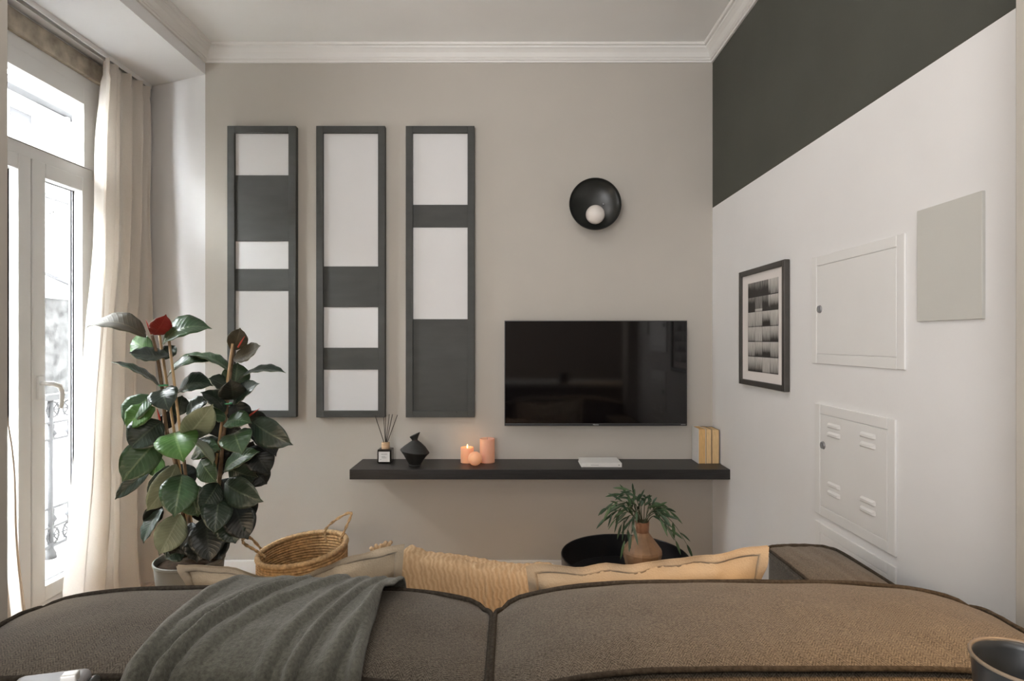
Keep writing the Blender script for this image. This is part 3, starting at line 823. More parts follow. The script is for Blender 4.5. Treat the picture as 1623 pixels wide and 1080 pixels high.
# standing books, fore-edges to the room
yb0, yb1 = 3.047, 3.158
xs = [(1107.2, 1118.8, 'page_edge', .182, 'yellowed book, leftmost of three standing on the shelf end'), (1119.0, 1128.0, 'page_edge_pale', .180, 'thin yellowed book between two others on the shelf end'), (1128.2, 1140.0, 'page_edge_pale', .178, 'yellowed book nearest the right wall on the shelf')]
for (pa, pb, pm, hh, lab) in xs:
    a, b_ = (pa - CX) * yb0 / F, (pb - CX) * yb0 / F
    b_ = min(b_, XR - .004)
    bo = thing('standing_book', lab, 'book', ((a + b_) / 2, (yb0 + yb1) / 2, ZT), 'books standing at the shelf end')
    ct = .0016
    part(MB().box(a, a + ct, yb0, yb1, ZT, ZT + hh).box(b_ - ct, b_, yb0, yb1, ZT, ZT + hh).box(a + ct, b_ - ct, yb1 - ct, yb1, ZT, ZT + hh), 'cover', 'cover_white' if pa < 1110 else 'cover_dark', bo)
    part(MB().box(a + ct, b_ - ct, yb0 + .001, yb1 - ct, ZT + .001, ZT + hh - .002), 'page_block', pm, bo)

# ------------------------------------------------------------------ rubber plant
PY = 2.55
pc = Vector(((301 - CX) * PY / F, PY, 0))
plant = thing('rubber_plant', 'tall rubber plant with glossy dark leaves in a grey pot', 'plant', pc)
pot = part(MB().lathe(pc, [(.100, 0), (.104, .006), (.137, .385), (.141, .387), (.142, .400), (.137, .402), (.132, .390), (.127, .36)], 40, cap1=False), 'pot', 'pot_plastic', plant, smooth=False, bevel=.002)
part(MB().lathe(pc, [(.125, .34), (.130, .376), (.09, .384), (.002, .388)], 28), 'soil', 'soil', plant, smooth=True)
def P(px, py, dy=0): return at(px, py, PY + dy)
def stem(pts, r0, r1, name='stem', m='stem_bark', n=8):
    q = [P(*p_) for p_ in pts]
    # smooth the path
    path = []
    for i in range(len(q) - 1):
        for k in range(4):
            t = k / 4
            a = q[max(i - 1, 0)]; b_ = q[i]; c_ = q[i + 1]; d = q[min(i + 2, len(q) - 1)]
            path.append(.5 * ((2 * b_) + (c_ - a) * t + (2 * a - 5 * b_ + 4 * c_ - d) * t * t + (3 * b_ - a - 3 * c_ + d) * t ** 3))
    path.append(q[-1])
    rs = [lerp(r0, r1, i / (len(path) - 1)) for i in range(len(path))]
    return part(MB().tube(path, rs, n), name, m, plant, smooth=True)
s1 = stem([(292, 884, 0), (290, 800, 0), (280, 740, -.01), (264, 684, -.02), (257, 617, -.02), (249.6, 567, -.02), (241, 532, -.02)], .011, .006)
s2 = stem([(318, 884, .03), (336, 820, .03), (347, 766, .02), (353, 701, .02), (357.5, 667, .02), (361, 630, .02), (366, 585, .02), (371, 545, .02)], .011, .006)
stem([(305, 884, -.03), (300, 830, -.03), (296, 770, -.04), (292, 730, -.05)], .008, .006)
for a, b_ in (((306, 884, .0), (252, 526, -.005)), ((310, 884, -.02), (268, 540, -.05)), ((322, 884, .06), (368.5, 545, .0))):
    part(MB().tube([P(*a), P(*b_)], .0058, 8), 'bamboo_stake', 'bamboo', plant, smooth=True)
for a in ((259, 611, -.02), (361, 640, .02)):
    q = P(*a); part(MB().tube([q + V(.016 * math.cos(k * .785), .016 * math.sin(k * .785), 0) for k in range(8)], .004, 6, closed=True), 'plant_tie', 'tie_green', plant, smooth=True)

def leaf(bx, by, tx, ty, w, dyb=0., dyt=0., roll=0., bend=.1, m='leaf_dark', fold=.25, twist=0., pet=.0):
    B, T = P(bx, by, dyb), P(tx, ty, dyt)
    wd = w * PY / F
    ax = T - B; L = ax.length; a = ax.normalized()
    mid = (B + T) / 2
    n0 = (Vector((0, 0, H)) - mid); n0 = (n0 - a * n0.dot(a)).normalized()
    # local frame: a along, n surface normal, s sideways
    rot = Matrix.Rotation(math.radians(roll), 3, a)
    n1 = rot @ n0
    if abs(roll) >= 30 and n1.z < 0: n1 = Matrix.Rotation(-math.radians(roll), 3, a) @ n0
    n0 = n1
    s0 = a.cross(n0).normalized()
    nu, nv = 8, 18
    vs, uvs, fs = [], [], []
    up = Vector((0, 0, 1)); 
    for j in range(nv + 1):
        t = j / nv
        te = min(1, t / .955)
        prof_ = math.sin(math.pi * te ** 1.08) ** .62 if 0 < te < 1 else 0
        prof_ = max(prof_, .035 * (1 - t) / .05 if t > .9 else .012)
        c = B + ax * t + n0 * (bend * L * 4 * t * (1 - t))
        tw = math.radians(twist) * (t - .5)
        n_ = n0 * math.cos(tw) + s0 * math.sin(tw); s_ = s0 * math.cos(tw) - n0 * math.sin(tw)
        for i in range(nu + 1):
            u = 2 * i / nu - 1
            off = u * prof_ * wd / 2
            rip = .0022 * math.sin(26 * t + 3 * u) * abs(u)
            vs.append(c + s_ * off * (1 - .15 * fold) + n_ * (abs(off) * fold - .35 * fold * off * off / max(wd / 2, 1e-4) + rip))
            uvs.append((i / nu, t))
    for j in range(nv):
        for i in range(nu):
            q = j * (nu + 1) + i
            fs.append([q, q + 1, q + nu + 2, q + nu + 1])
    mb = MB(); mb.add(vs, fs)
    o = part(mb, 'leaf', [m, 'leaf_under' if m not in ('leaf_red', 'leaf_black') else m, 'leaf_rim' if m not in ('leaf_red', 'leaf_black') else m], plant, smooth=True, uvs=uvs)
    sd = o.modifiers.new('thick', 'SOLIDIFY'); sd.thickness = .0018; sd.offset = -1; sd.material_offset = 1; sd.material_offset_rim = 2
    return o
D, K, MI, BR, PA, BZ = 'leaf_dark', 'leaf_black', 'leaf_mid', 'leaf_bright', 'leaf_pale', 'leaf_bronze'
LEAVES = [
 # crown of the left stem
 (232, 535, 136, 520, 62, -.02, -.05, -62, .20, BZ),
 (243, 531, 263.5, 499, 34, -.02, -.04, 25, .10, 'leaf_red'),
 (257, 546, 336, 521, 62, -.02, .03, 58, .22, MI),
 (246, 563, 210, 538, 40, .02, .06, -15, .08, BR),
 (268, 564, 205, 559, 46, -.03, -.09, -60, -.06, D),
 (253, 612, 177, 574, 44, -.02, -.10, 76, .06, D),
 (264, 600, 346, 574, 46, .0, .05, 68, .22, MI),
 (258, 570, 278, 548, 26, .0, .04, 30, .05, D),
 (281, 622, 338, 612, 52, -.03, .0, 55, .22, D),
 (258, 617, 268, 653, 44, -.03, -.14, 8, .16, D),
 (246, 628, 197, 674, 44, -.02, -.08, -35, .20, MI),
 (246, 646, 200, 680, 40, -.04, -.10, -30, .22, BR),
 (257, 668, 205, 712, 56, -.04, -.14, 22, .08, D),
 (254, 694, 193, 764, 54, -.05, -.18, 12, .08, MI),
 (240, 742, 182, 792, 24, -.03, -.10, 20, .06, D),
 (276, 686, 291, 733, 62, -.04, -.18, 0, .14, BR),
 (290, 690, 338, 738, 32, -.05, -.14, 66, .10, PA),
 (293, 695, 338, 641, 46, -.05, -.10, 14, .06, PA),
 (305, 722, 351, 713, 40, -.02, -.06, 40, .14, MI),
 (250, 722, 245, 757, 30, .02, .0, 20, .05, BR),
 (280, 736, 232, 811, 44, -.04, -.14, -22, .12, PA),
 (268, 738, 236, 790, 34, -.01, -.05, -20, .12, D),
 (289, 752, 275.5, 821, 54, -.06, -.20, 0, .10, MI),
 (318, 730, 343, 765, 34, -.03, -.08, 22, .06, MI),
 (280, 660, 289, 627, 30, .02, .04, 10, .05, D),
 (295, 657, 334, 631, 30, .0, .02, 45, .10, D),
 (272, 650, 262, 682, 26, .04, .02, 10, .05, K),
 (262, 690, 240, 672, 30, .05, .08, 10, .05, MI),
 # lower leaves over the pot
 (302, 768, 314, 820, 46, -.02, -.05, 10, .08, MI),
 (286, 815, 252, 880, 46, -.06, -.16, -6, .08, PA),
 (258, 806, 227, 862, 30, -.03, -.10, -50, .10, D),
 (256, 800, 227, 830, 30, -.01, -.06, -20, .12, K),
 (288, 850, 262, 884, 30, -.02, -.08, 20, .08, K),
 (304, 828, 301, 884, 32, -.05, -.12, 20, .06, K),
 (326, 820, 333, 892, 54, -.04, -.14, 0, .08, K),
 (348, 783, 339, 847, 46, -.03, -.16, 0, .10, D),
 (346, 766, 316, 811, 40, -.03, -.13, -14, .08, D),
 (356, 766, 417, 796, 48, -.02, -.10, 18, .10, D),
 (354, 748, 412, 716, 38, -.01, -.02, 48, .12, MI),
 (362, 742, 409, 757, 44, .01, .02, 24, .12, D),
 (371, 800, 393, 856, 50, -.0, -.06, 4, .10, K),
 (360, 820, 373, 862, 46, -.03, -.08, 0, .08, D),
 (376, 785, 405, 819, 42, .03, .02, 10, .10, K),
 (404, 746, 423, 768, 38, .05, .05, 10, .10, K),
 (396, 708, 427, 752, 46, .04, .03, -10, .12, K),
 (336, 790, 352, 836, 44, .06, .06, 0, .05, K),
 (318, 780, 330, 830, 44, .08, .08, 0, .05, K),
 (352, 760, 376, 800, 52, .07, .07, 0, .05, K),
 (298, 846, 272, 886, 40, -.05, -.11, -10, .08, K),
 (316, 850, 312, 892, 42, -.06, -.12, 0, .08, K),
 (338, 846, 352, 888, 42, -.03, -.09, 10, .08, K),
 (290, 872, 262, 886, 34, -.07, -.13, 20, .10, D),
 # right stem
 (399, 667, 464, 706, 46, .0, -.06, 16, .12, D),
 (390, 664, 426, 664, 36, .05, .07, 20, .16, K),
 (394, 682, 438, 724, 44, .03, .0, 44, .14, K),
 (357, 671, 399, 671, 38, -.02, -.06, 42, .14, MI),
 (372, 686, 384, 721, 50, -.02, -.14, 4, .16, MI),
 (368, 556, 381, 520, 34, .02, .03, 20, .10, BZ),
 (369, 570, 412.5, 548, 38, .0, -.02, 52, -.06, BZ),
 (377, 603, 453, 591, 40, .02, .02, 74, .14, D),
 (371, 618, 377, 575, 44, .05, .07, 0, .05, MI),
 (370, 634, 366, 601, 42, -.01, -.08, 0, .12, K),
 (369, 640, 411, 608, 40, .0, -.04, 56, .08, D),
 (361, 618, 330, 600, 36, .0, -.05, -52, .08, D),
 (357, 653, 318, 622, 42, .0, -.03, -50, .16, D),
 (364, 588, 296, 564, 40, .02, .04, -68, .12, MI),
 (372, 636, 386, 672, 38, .05, .05, 0, .05, K),
 (358, 662, 330, 657, 36, .0, -.05, -45, .10, MI),
 (350, 694, 328, 664, 34, .03, .05, 30, .08, K),
 (348, 718, 312, 698, 36, .03, .03, -45, .14, D),
 (350, 742, 374, 700, 50, .06, .08, 0, .05, K),
 (346, 760, 330, 715, 44, .07, .09, 0, .05, K),
 (358, 705, 376, 672, 40, .05, .07, 0, .05, K),
 (300, 775, 284, 735, 40, .05, .07, 0, .05, K),
 (375, 735, 402, 700, 44, .05, .06, 20, .08, K),
 (340, 700, 352, 740, 40, .04, .05, 0, .05, K),
]
for q in LEAVES: leaf(*q)
for a, b_ in (((240, 530, -.02), (231, 507, -.03)), ((377, 551, .0), (388, 533, .0)), ((390, 663, -.0), (411, 648, -.02)), ((254, 668, -.03), (249, 648, -.06))):
    p0, p1 = P(*a), P(*b_); part(MB().tube([p0, p0.lerp(p1, .4), p1], [.0035, .0045, .0008], 8), 'bud_sheath', 'red_sheath', plant, smooth=True)
# petioles joining leaves to the stems
for i, (st, js) in enumerate(((s1, range(0, 30)), (s2, range(48, 71)))):
    pass

# ------------------------------------------------------------------ basket
bc = Vector(((480 - CX) * 2.70 / F, 2.70, 0))
bs = thing('woven_basket', 'round woven seagrass basket with two rope handles by the wall', 'basket', bc)
def bz(an, z): return z + (.022 * math.cos(an - .5)) * (z / .385) ** 2
body = MB()
NR, NA = 30, 64
for i in range(NR):
    z = .010 + .37 * i / (NR - 1)
    r = .155 + .038 * math.sin(min(1, z / .25) * math.pi / 2)
    pts = [Vector((bc.x + r * math.cos(2*math.pi*k/NA), bc.y + r * math.sin(2*math.pi*k/NA), bz(2*math.pi*k/NA, z) + .0018 * math.sin(k * math.pi + i * math.pi))) for k in range(NA)]
    body.tube(pts, .0078, 6, closed=True)
part(body, 'basket_wall', 'basket_fibre', bs, smooth=True)
part(MB().tube([Vector((bc.x + .194 * math.cos(2*math.pi*k/96), bc.y + .194 * math.sin(2*math.pi*k/96), bz(2*math.pi*k/96, .388))) for k in range(96)], [.0105 + .0022 * (k % 2) for k in range(96)], 8, closed=True), 'rim', 'rope_fibre', bs, smooth=True)
part(MB().lathe(bc, [(.155, .004), (.150, .016), (.003, .02)], 32), 'basket_floor', 'basket_fibre', bs)
def rope(pts, r=.006):
    path = []
    pts = [Vector(p_) for p_ in pts]
    for i in range(len(pts) - 1):
        for k in range(8):
            t = k / 8
            a = pts[max(i-1,0)]; b_ = pts[i]; c_ = pts[i+1]; d = pts[min(i+2,len(pts)-1)]
            path.append(.5*((2*b_)+(c_-a)*t+(2*a-5*b_+4*c_-d)*t*t+(3*b_-a-3*c_+d)*t**3))
    path.append(pts[-1])
    m = MB()
    for ph in (0, math.pi):
        st = []
        for i, q in enumerate(path):
            tg = (path[min(i+1,len(path)-1)] - path[max(i-1,0)]).normalized(); u = tg.orthogonal().normalized(); w_ = tg.cross(u)
            st.append(q + (u * math.cos(i * .9 + ph) + w_ * math.sin(i * .9 + ph)) * r * .55)
        m.tube(st, r * .7, 6)
    return m
part(rope([at(518, 860, 2.83), at(515, 842, 2.84), at(530, 826, 2.84), at(556, 813, 2.82), at(549, 835, 2.80), at(538, 858, 2.78)]), 'handle', 'rope_fibre', bs, smooth=True)
part(rope([at(421, 884, 2.66), at(404, 872, 2.64), at(387, 862, 2.62), at(386, 854, 2.64), at(398, 854, 2.70), at(418, 876, 2.74)]), 'handle', 'rope_fibre', bs, smooth=True)

# ------------------------------------------------------------------ black tray table with vase
tcx, tcy = (990 - CX) * 2.5 / F, 2.5
tb = thing('side_table', 'black round tray table with a high rim beyond the sofa', 'table', (tcx, tcy, 0))
part(MB().lathe((tcx, tcy, 0), [(.262, .318), (.266, .322), (.272, .430), (.269, .433), (.266, .430), (.260, .330), (.002, .330)], 64), 'tray', 'table_black', tb, smooth=False, bevel=.001)
part(MB().tube([(tcx, tcy, .02), (tcx, tcy, .320)], .022, 16), 'column', 'table_black', tb)
part(MB().lathe((tcx, tcy, 0), [(.16, 0), (.16, .010), (.03, .022)], 40), 'foot', 'table_black', tb)
vy = 2.46
vc = Vector(((1018 - CX) * vy / F, vy, .331))
vs_ = thing('terracotta_vase', 'brown angular terracotta vase standing in the black tray table', 'vase', vc)
part(MB().lathe(vc, [(.050, 0), (.054, .004), (.081, .118), (.083, .130), (.080, .140), (.030, .206), (.026, .213)], 14, cap1=False), 'vase_body', 'terracotta_vase', vs_, smooth=False)
part(MB().lathe(vc, [(.027, .212), (.029, .252), (.030, .256), (.026, .256), (.023, .216)], 20, cap1=False), 'vase_neck', 'vase_neck', vs_, smooth=False, label='darker brown neck')
fern = thing('trailing_plant', 'green trailing plant with narrow leaves growing in the terracotta vase', 'plant', vc + V(0, 0, .22))
mouth = vc + V(0, 0, .245)
random.seed(11)
TIPS = [(962, 820, .0), (960, 806, -.06), (975, 824, -.08), (985, 832, -.05), (990, 858, -.06), (1000, 848, -.09), (972, 797, .05), (985, 784, .04), (997, 777, .0), (1012, 790, .03), (1024, 788, -.02),
        (1044, 802, .05), (1062, 811, -.02), (1050, 817, -.06), (1071, 858, .02), (1089, 864, -.02), (1056, 834, -.05), (1034, 800, .08), (1003, 800, .08), (978, 810, .07)]
for i, (tx, ty, dy) in enumerate(TIPS):
    T = at(tx, ty, vy + dy)
    B = mouth + V(random.uniform(-.012, .012), random.uniform(-.012, .012), -.03)
    d = T - B
    lift = .055 + .10 * abs(d.x) + (.05 if T.z < mouth.z else 0)
    def q_(t): return B + Vector((d.x * (t ** 1.05), d.y * t, d.z * t + lift * 4 * t * (1 - t) * (1 - .35 * t)))
    pts = [q_(k / 10) for k in range(11)]
    sprig = part(MB().tube(pts, [lerp(.0022, .0009, k / 10) for k in range(11)], 5), 'sprig', 'fern_stem', fern, smooth=True)
    nl = 5
    for k in range(nl):
        t = .42 + .58 * k / (nl - 1)
        b0 = q_(t); tg = (q_(min(1, t + .05)) - q_(t - .05)).normalized()
        sd = tg.cross(Vector((0, 1, .2))).normalized() * (1 if k % 2 else -1)
        dr = (tg * .9 + sd * (.55 if k < nl - 1 else 0) + Vector((0, random.uniform(-.4, .1), random.uniform(-.25, .15)))).normalized()
        L = random.uniform(.042, .075); w_ = random.uniform(.0040, .0068)
        nrm = dr.cross(Vector((random.uniform(-.3, .3), 1, random.uniform(-.6, .6)))).normalized()
        vsx, fsx = [], []
        for j in range(6):
            s = j / 5; hw = w_ * math.sin(math.pi * (.08 + .9 * s)) ** .8
            c = b0 + dr * L * s + Vector((0, 0, -.012 * s * s))
            ns = dr.cross(nrm).normalized()
            vsx += [c - nrm * hw, c + ns * hw * .35, c + nrm * hw]
        for j in range(5):
            for e in (0, 1): fsx.append([j*3+e, j*3+e+1, j*3+e+4, j*3+e+3])
        part(MB().add(vsx, fsx), 'leaf', 'fern_leaf_light' if random.random() < .3 else 'fern_leaf', sprig, smooth=True)

# ------------------------------------------------------------------ sofa
sofa = thing('sofa', 'grey brown tweed sofa seen from behind with piped back cushions', 'sofa', (0, 1.35, 0))
def rrect(u, v, a, b_, r):
    p_ = Vector((u * a, v * b_))
    q = Vector((max(-(a - r), min(a - r, p_.x)), max(-(b_ - r), min(b_ - r, p_.y))))
    d = p_ - q
    mx = max(abs(d.x), abs(d.y))
    return q + (d * (mx / d.length) if d.length > 1e-9 else d)
def cushion(name, x0, x1, y0, y1, z0, z1, sag, dome, r, mname, parent, nx=40, ny=16, nz=8, rear=.02, sagp=4, asym=(1, 1)):
    a, b_ = (x1 - x0) / 2, (y1 - y0) / 2; cx, cy = (x0 + x1) / 2, (y0 + y1) / 2
    def ze(u, v): return z1 - sag * (asym[0] if u < 0 else asym[1]) * abs(u) ** sagp - .006 * abs(v) ** 4
    def top(s, t):
        u, v = 2 * s - 1, 2 * t - 1
        p_ = rrect(u, v, a, b_, r)
        return Vector((cx + p_.x, cy + p_.y, ze(u, v) + dome * (1 - u ** 6) * (1 - v * v) ** .8 + .004 * noise.noise(Vector((u * 4, v * 2, x0 * 9)))))
    def bound(k, n):     # perimeter param
        q = 4 * k / n
        e = q % 1; sd = int(q) % 4
        return [(-1 + 2 * e, -1), (1, -1 + 2 * e), (1 - 2 * e, 1), (-1, 1 - 2 * e)][sd]
    m = MB().grid(top, nx, ny)
    NP = 160
    def side(s, t):
        u, v = bound(round(s * NP) % NP, NP)
        p_ = rrect(u, v, a, b_, r)
        bl = rear * math.sin(math.pi * t) ** .7 * (1 - (u if abs(v) > .99 else v) ** 6)
        nrm = Vector((0, v, 0)) if abs(v) > .99 else Vector((u, 0, 0))
        z = lerp(z0, ze(u, v), t)
        return Vector((cx + p_.x, cy + p_.y, z)) + nrm * bl
    m.grid(side, NP, nz, cu=True)
    m.grid(lambda s, t: Vector((cx + rrect(2*s-1, 2*t-1, a, b_, r).x, cy + rrect(2*s-1, 2*t-1, a, b_, r).y, z0)), 6, 4)
    o = part(m, name, mname, parent, smooth=True)
    pts = []
    for k in range(NP):
        u, v = bound(k, NP); p_ = rrect(u, v, a + .003, b_ + .003, r)
        pts.append(Vector((cx + p_.x, cy + p_.y, ze(u, v) + .002 + .0012 * noise.noise(Vector((k * .35, x0, 0))))))
    part(MB().tube(pts, .0048, 8, closed=True), 'piping', 'piping_fabric', o, smooth=True)
    for off in (.017,):
        pts2 = []
        for k in range(NP):
            u, v = bound(k, NP); p_ = rrect(u, v, a + .001, b_ + .001, r); pts2.append(Vector((cx + p_.x, cy + p_.y, ze(u, v) - off)))
        part(MB().tube(pts2, .0035, 6, closed=True), 'seam', 'sofa_tweed', o, smooth=True)
    return o
ZB = .838
cushion('back_cushion', -.985, -.043, .905, 1.225, .30, ZB - .004, .040, .012, .055, 'sofa_tweed', sofa, asym=(.9, 1))
cushion('back_cushion', -.031, .960, .905, 1.225, .30, ZB + .008, .050, .012, .055, 'sofa_tweed', sofa, asym=(1, .9))
part(MB().box(-.985, 1.0, .91, 1.80, .09, .30), 'base', 'sofa_tweed', sofa, bevel=.02, bseg=3)
cushion('seat_cushion', -.985, -.10, 1.22, 1.80, .30, .435, .012, .02, .04, 'sofa_tweed', sofa, rear=.01)
cushion('seat_cushion', -.095, .775, 1.22, 1.80, .30, .435, .012, .02, .04, 'sofa_tweed', sofa, rear=.01)
cushion('arm', .790, .992, 1.235, 1.815, .10, .716, .006, .008, .03, 'sofa_tweed', sofa, rear=.008, sagp=2)
for fx_, fy in ((-.93, .97), (.93, .97), (-.93, 1.74), (.93, 1.74)):
    part(MB().lathe((fx_, fy, 0), [(.016, 0), (.024, .09)], 14), 'leg', 'black_metal', sofa)

# pillows
def pillow(name, label, c, right, up, w, h, T, seed, sag=0., mats=('linen', 'linen_flange'), flange=.09, skew=0., group=None, dip=0., crisp=.022):
    right = Vector(right).normalized(); up = Vector(up).normalized(); nrm = right.cross(up).normalized()
    c = Vector(c)
    NU = 44
    def pt(u, v, side):
        x = w / 2 * u * (1 - .055 * (1 - v * v)); y = h / 2 * v * (1 - .05 * (1 - u * u))
        k = 1 - flange
        iu, iv = min(1, abs(u) / k), min(1, abs(v) / k)
        th = T * max(0, (1 - iu ** 2.4) * (1 - iv ** 2.4)) ** .55
        if v > 0: y -= sag * v * math.exp(-((u - skew) / .55) ** 2); th *= 1 - .25 * max(0, v) * (1 if sag else 0)
        wr = .016 * noise.noise(Vector((u * 3.2, v * 3.2 + 7, seed + side))) * (th / T if T else 0)
        wr += .010 * noise.noise(Vector((u * 9, v * 5, seed + 3 + side))) * (th / T) ** .5
        fl = crisp * noise.noise(Vector((u * 4.5, v * 4.5, seed + 9))) * max(iu, iv) ** 6
        p_ = c + right * x + up * y + nrm * (side * (th + .0022) + side * wr + fl)
        return p_
    base = Vector((c.x, c.y, c.z - h / 2))
    t = thing(name, label, 'pillow', base, group)
    m = MB().grid(lambda s, q: pt(2*s-1, 2*q-1, 1), NU, NU); m.grid(lambda s, q: pt(1-2*s, 2*q-1, -1), NU, NU)
    NPP = 4 * NU
    part(m, 'pillow_cover', mats[0], t, smooth=True)
    # stitched flange hem: a doubled strip round the edge
    def hem(s, q):
        kk = 4 * s % 4; e = kk % 1; sd = int(kk) % 4
        u, v = [(-1+2*e, -1), (1, -1+2*e), (1-2*e, 1), (-1, 1-2*e)][sd]
        sc_ = 1 - flange * .9 * (1 - abs(2 * q - 1)) * 1.0
        p_ = pt(u * sc_, v * sc_, -1 if q < .5 else 1)
        return p_ + nrm * ((-.0016 if q < .5 else .0016))
    m = MB().grid(hem, 4 * 30, 6, cu=True)
    part(m, 'flange', mats[1], t, smooth=True)
    return t
pillow('linen_pillow', 'beige linen pillow with flanged edge slumped behind the green throw', (-.498, 1.372, .664), (.485, .045, .022), (0, -.18, 1), .500, .41, .062, 3, sag=.050, skew=-.10, group='beige linen pillows on the sofa')
pillow('linen_pillow', 'wide beige linen pillow leaning next to the sofa arm', (.315, 1.372, .655), (.55, .045, .026), (0, -.18, 1), .570, .41, .066, 8, sag=.012, skew=-.25, group='beige linen pillows on the sofa')

# muslin throw heaped over the seat between the pillows
mo = Vector((-.12, 1.60, .457))
mus = thing('muslin_throw', 'crinkled tan muslin throw bunched between the two linen pillows', 'throw', mo)
def mf(s, t):
    x = lerp(-.42, .20, s)
    q = 2 * t - 1                      # -1 near foot .. 1 far foot
    hgt = .300 - .012 * math.cos(s * 9) - .025 * s + .022 * math.exp(-((s - .22) / .05) ** 2) - .15 * max(0, (s - .80) / .2) ** 2 - .10 * max(0, (.06 - s) / .06) ** 2
    y = 1.60 + .100 * (abs(q) ** .8) * (1 if q > 0 else -1)
    z = .457 + hgt * (1 - abs(q) ** 3.2)
    rid = .0018 * math.sin(150 * s + 7 * noise.noise(Vector((s * 5, t * 4, 1))) + 6 * t) * (.6 + .8 * noise.noise(Vector((s * 11, t * 9, 2)))) + .008 * noise.noise(Vector((s * 5, t * 4, 4)))
    return Vector((x + .02 * q, y + rid * (1 if q > 0 else -1), z + rid))
part(MB().grid(mf, 320, 56), 'cloth', 'muslin', mus, smooth=True)
kn = MB()
for i in range(5):
    b0 = mf(.085, .5) + V(0, 0, -.01); e0 = at(588 + i * 8, 869 - 2.4 * i - (i % 2) * 2, 1.57)
    kn.tube([b0, b0.lerp(e0, .6) + V(0, 0, .010), e0], [.010, .008, .005], 7)
part(kn, 'knotted_corner', 'muslin', mus, smooth=True)

# grey green wool throw over the left back cushion
th_path = [(1.250, .60), (1.249, .70), (1.246, .78), (1.240, .825), (1.228, .843), (1.195, .850), (1.12, .858), (1.05, .861), (.98, .858), (.925, .848), (.892, .836), (.876, .80), (.872, .72), (.872, .60)]
cl = [0]
for a, b_ in zip(th_path[:-1], th_path[1:]): cl.append(cl[-1] + math.hypot(b_[0]-a[0], b_[1]-a[1]))
def th_at(t):
    d = t * cl[-1]
    for i in range(len(cl) - 1):
        if d <= cl[i+1] + 1e-9:
            k = (d - cl[i]) / (cl[i+1] - cl[i]); y = lerp(th_path[i][0], th_path[i+1][0], k); z = lerp(th_path[i][1], th_path[i+1][1], k)
            ty, tz = th_path[i+1][0]-th_path[i][0], th_path[i+1][1]-th_path[i][1]; l = math.hypot(ty, tz)
            return y, z, (-tz / l, ty / l)
    return th_path[-1][0], th_path[-1][1], (0, 0)
RIDGES = [(.03, .02, .010, .05), (.34, -.30, .022, .075), (.44, -.30, .020, .035), (.66, -.44, .016, .060), (.78, -.20, .027, .050), (.90, -.20, .018, .030), (1.14, -.30, .022, .060), (.985, .0, .010, .03)]
def tf(s, t):
    y, z, nn = th_at(t)
    tt = max(0, min(1, (1.24 - y) / .36))          # 0 far edge .. 1 near edge
    h = 0
    for c0, sl, am, wd in RIDGES:
        d = s - (c0 + sl * tt) + .018 * noise.noise(Vector((t * 4, c0 * 9, 2)))
        w_ = wd * (1.0 if d < 0 else .45)
        h += am * math.exp(-(d / w_) ** 2) * (.75 + .4 * math.sin(3 * t + c0 * 12)) * (.38 + .85 * min(1, tt * 2.2))
    h += .004 * noise.noise(Vector((s * 9, t * 9, 5))) + .002 * noise.noise(Vector((s * 30, t * 22, 8)))
    h = max(h, 0) + .004
    ny, nz = nn
    nv = Vector((0, ny, nz));
    if nv.z < -.01: nv = -nv
    if t < .3 and nv.y < 0 or t > .7 and nv.y > 0: nv = Vector((0, -nv.y, nv.z))
    x = lerp(-.578, -.232, s) + .010 * math.sin(7 * t + 1) * (1 - s) + .008 * math.sin(9 * t) * s
    return Vector((x, y, z)) + nv * h
tw_ = MB().grid(tf, 150, 130)
to = solo(tw_, 'wool_throw', 'wool_throw', 'grey green wool throw draped in folds over the left back cushion', 'throw', (-.40, 1.06, .84), smooth=True)
sd = to.modifiers.new('thick', 'SOLIDIFY'); sd.thickness = .004; sd.offset = -1

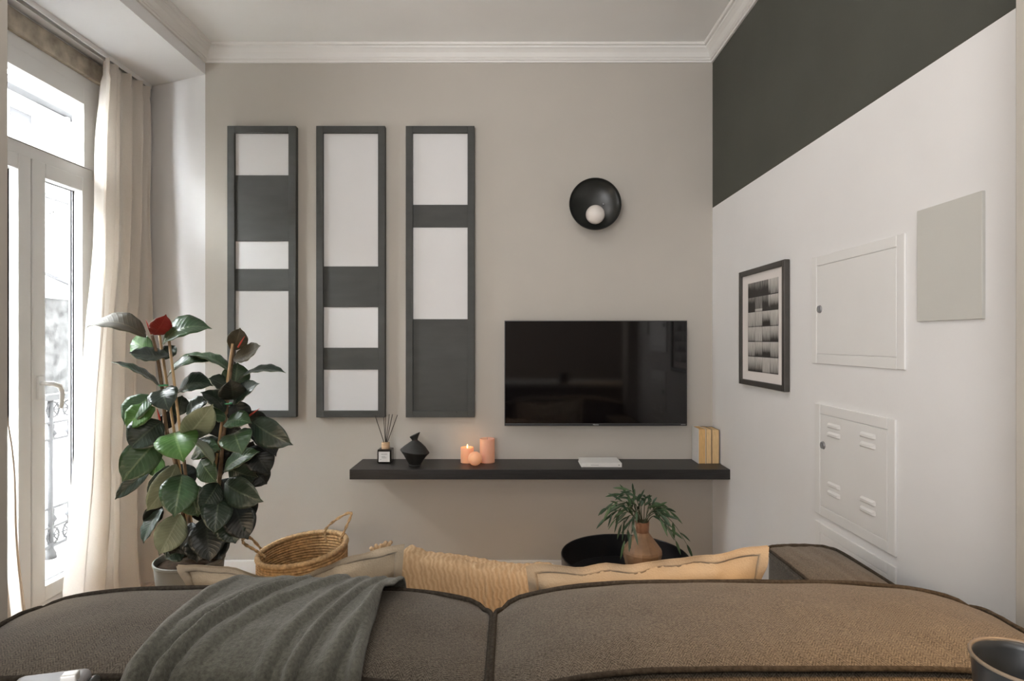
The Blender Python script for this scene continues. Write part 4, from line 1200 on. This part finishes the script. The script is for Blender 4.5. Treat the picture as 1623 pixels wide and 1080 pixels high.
# ------------------------------------------------------------------ kitchen counter under the camera, with mug and canister
ct = thing('kitchen_counter', 'dark kitchen counter just below the lower picture edge', 'counter', (0, .34, 0))
part(MB().box(-1.0, 1.6, .0, .66, .90, .94), 'worktop', 'counter_top', ct, bevel=.003)
part(MB().box(-.98, 1.58, .03, .63, 0, .90), 'cabinet', 'cabinet_front', ct)
mc = Vector(((1634 - CX) * .565 / F, .565, .9402))
mg = thing('mug', 'black mug at the lower right corner of the picture', 'mug', mc)
part(MB().lathe(mc, [(.034, 0), (.040, .004), (.0465, .092), (.0480, .0965), (.0470, .0985), (.0445, .0960), (.0425, .090), (.037, .012), (.002, .010)], 48), 'mug_body', 'mug_ceramic', mg, smooth=True)
part(MB().tube([mc + V(.0470 * math.cos(2*math.pi*k/48), .0470 * math.sin(2*math.pi*k/48), .0972) for k in range(48)], .0019, 8, closed=True), 'mug_rim', 'mug_rim', mg, smooth=True)
part(MB().tube([mc + V(.042, .0, .078), mc + V(.066, 0, .076), mc + V(.074, 0, .055), mc + V(.066, 0, .030), mc + V(.040, 0, .024)], .006, 10), 'handle', 'mug_ceramic', mg, smooth=True)
cc = at(84, 1092, .56)
ca = Vector((.93, .25, .0)).normalized(); cb_ = Vector((-.25, .93, 0)).normalized()
cn = thing('steel_canister', 'grey steel canister with a bright clasp at the lower left edge', 'canister', (cc.x, cc.y, .9402))
ctop = at(110, 1077, .56).z
part(MB().obox((cc.x - .006, cc.y, (.9402 + ctop) / 2 - .001), ca * .032, cb_ * .020, V(0, 0, (ctop - .9402) / 2 - .0005)), 'canister_body', 'steel', cn, bevel=.007, bseg=3)
part(MB().obox((cc.x + ca.x * .029, cc.y + ca.y * .029, (.9402 + ctop) / 2 - .004), ca * .005, cb_ * .019, V(0, 0, (ctop - .9402) / 2 - .005)), 'corner_guard', 'black_metal', cn, bevel=.004)
q = at(111, 1069, .555)
part(MB().obox((q.x, q.y, q.z - .003), ca * .0068, cb_ * .005, V(0, 0, .0042)), 'clasp', 'bright_steel', cn, bevel=.0015)
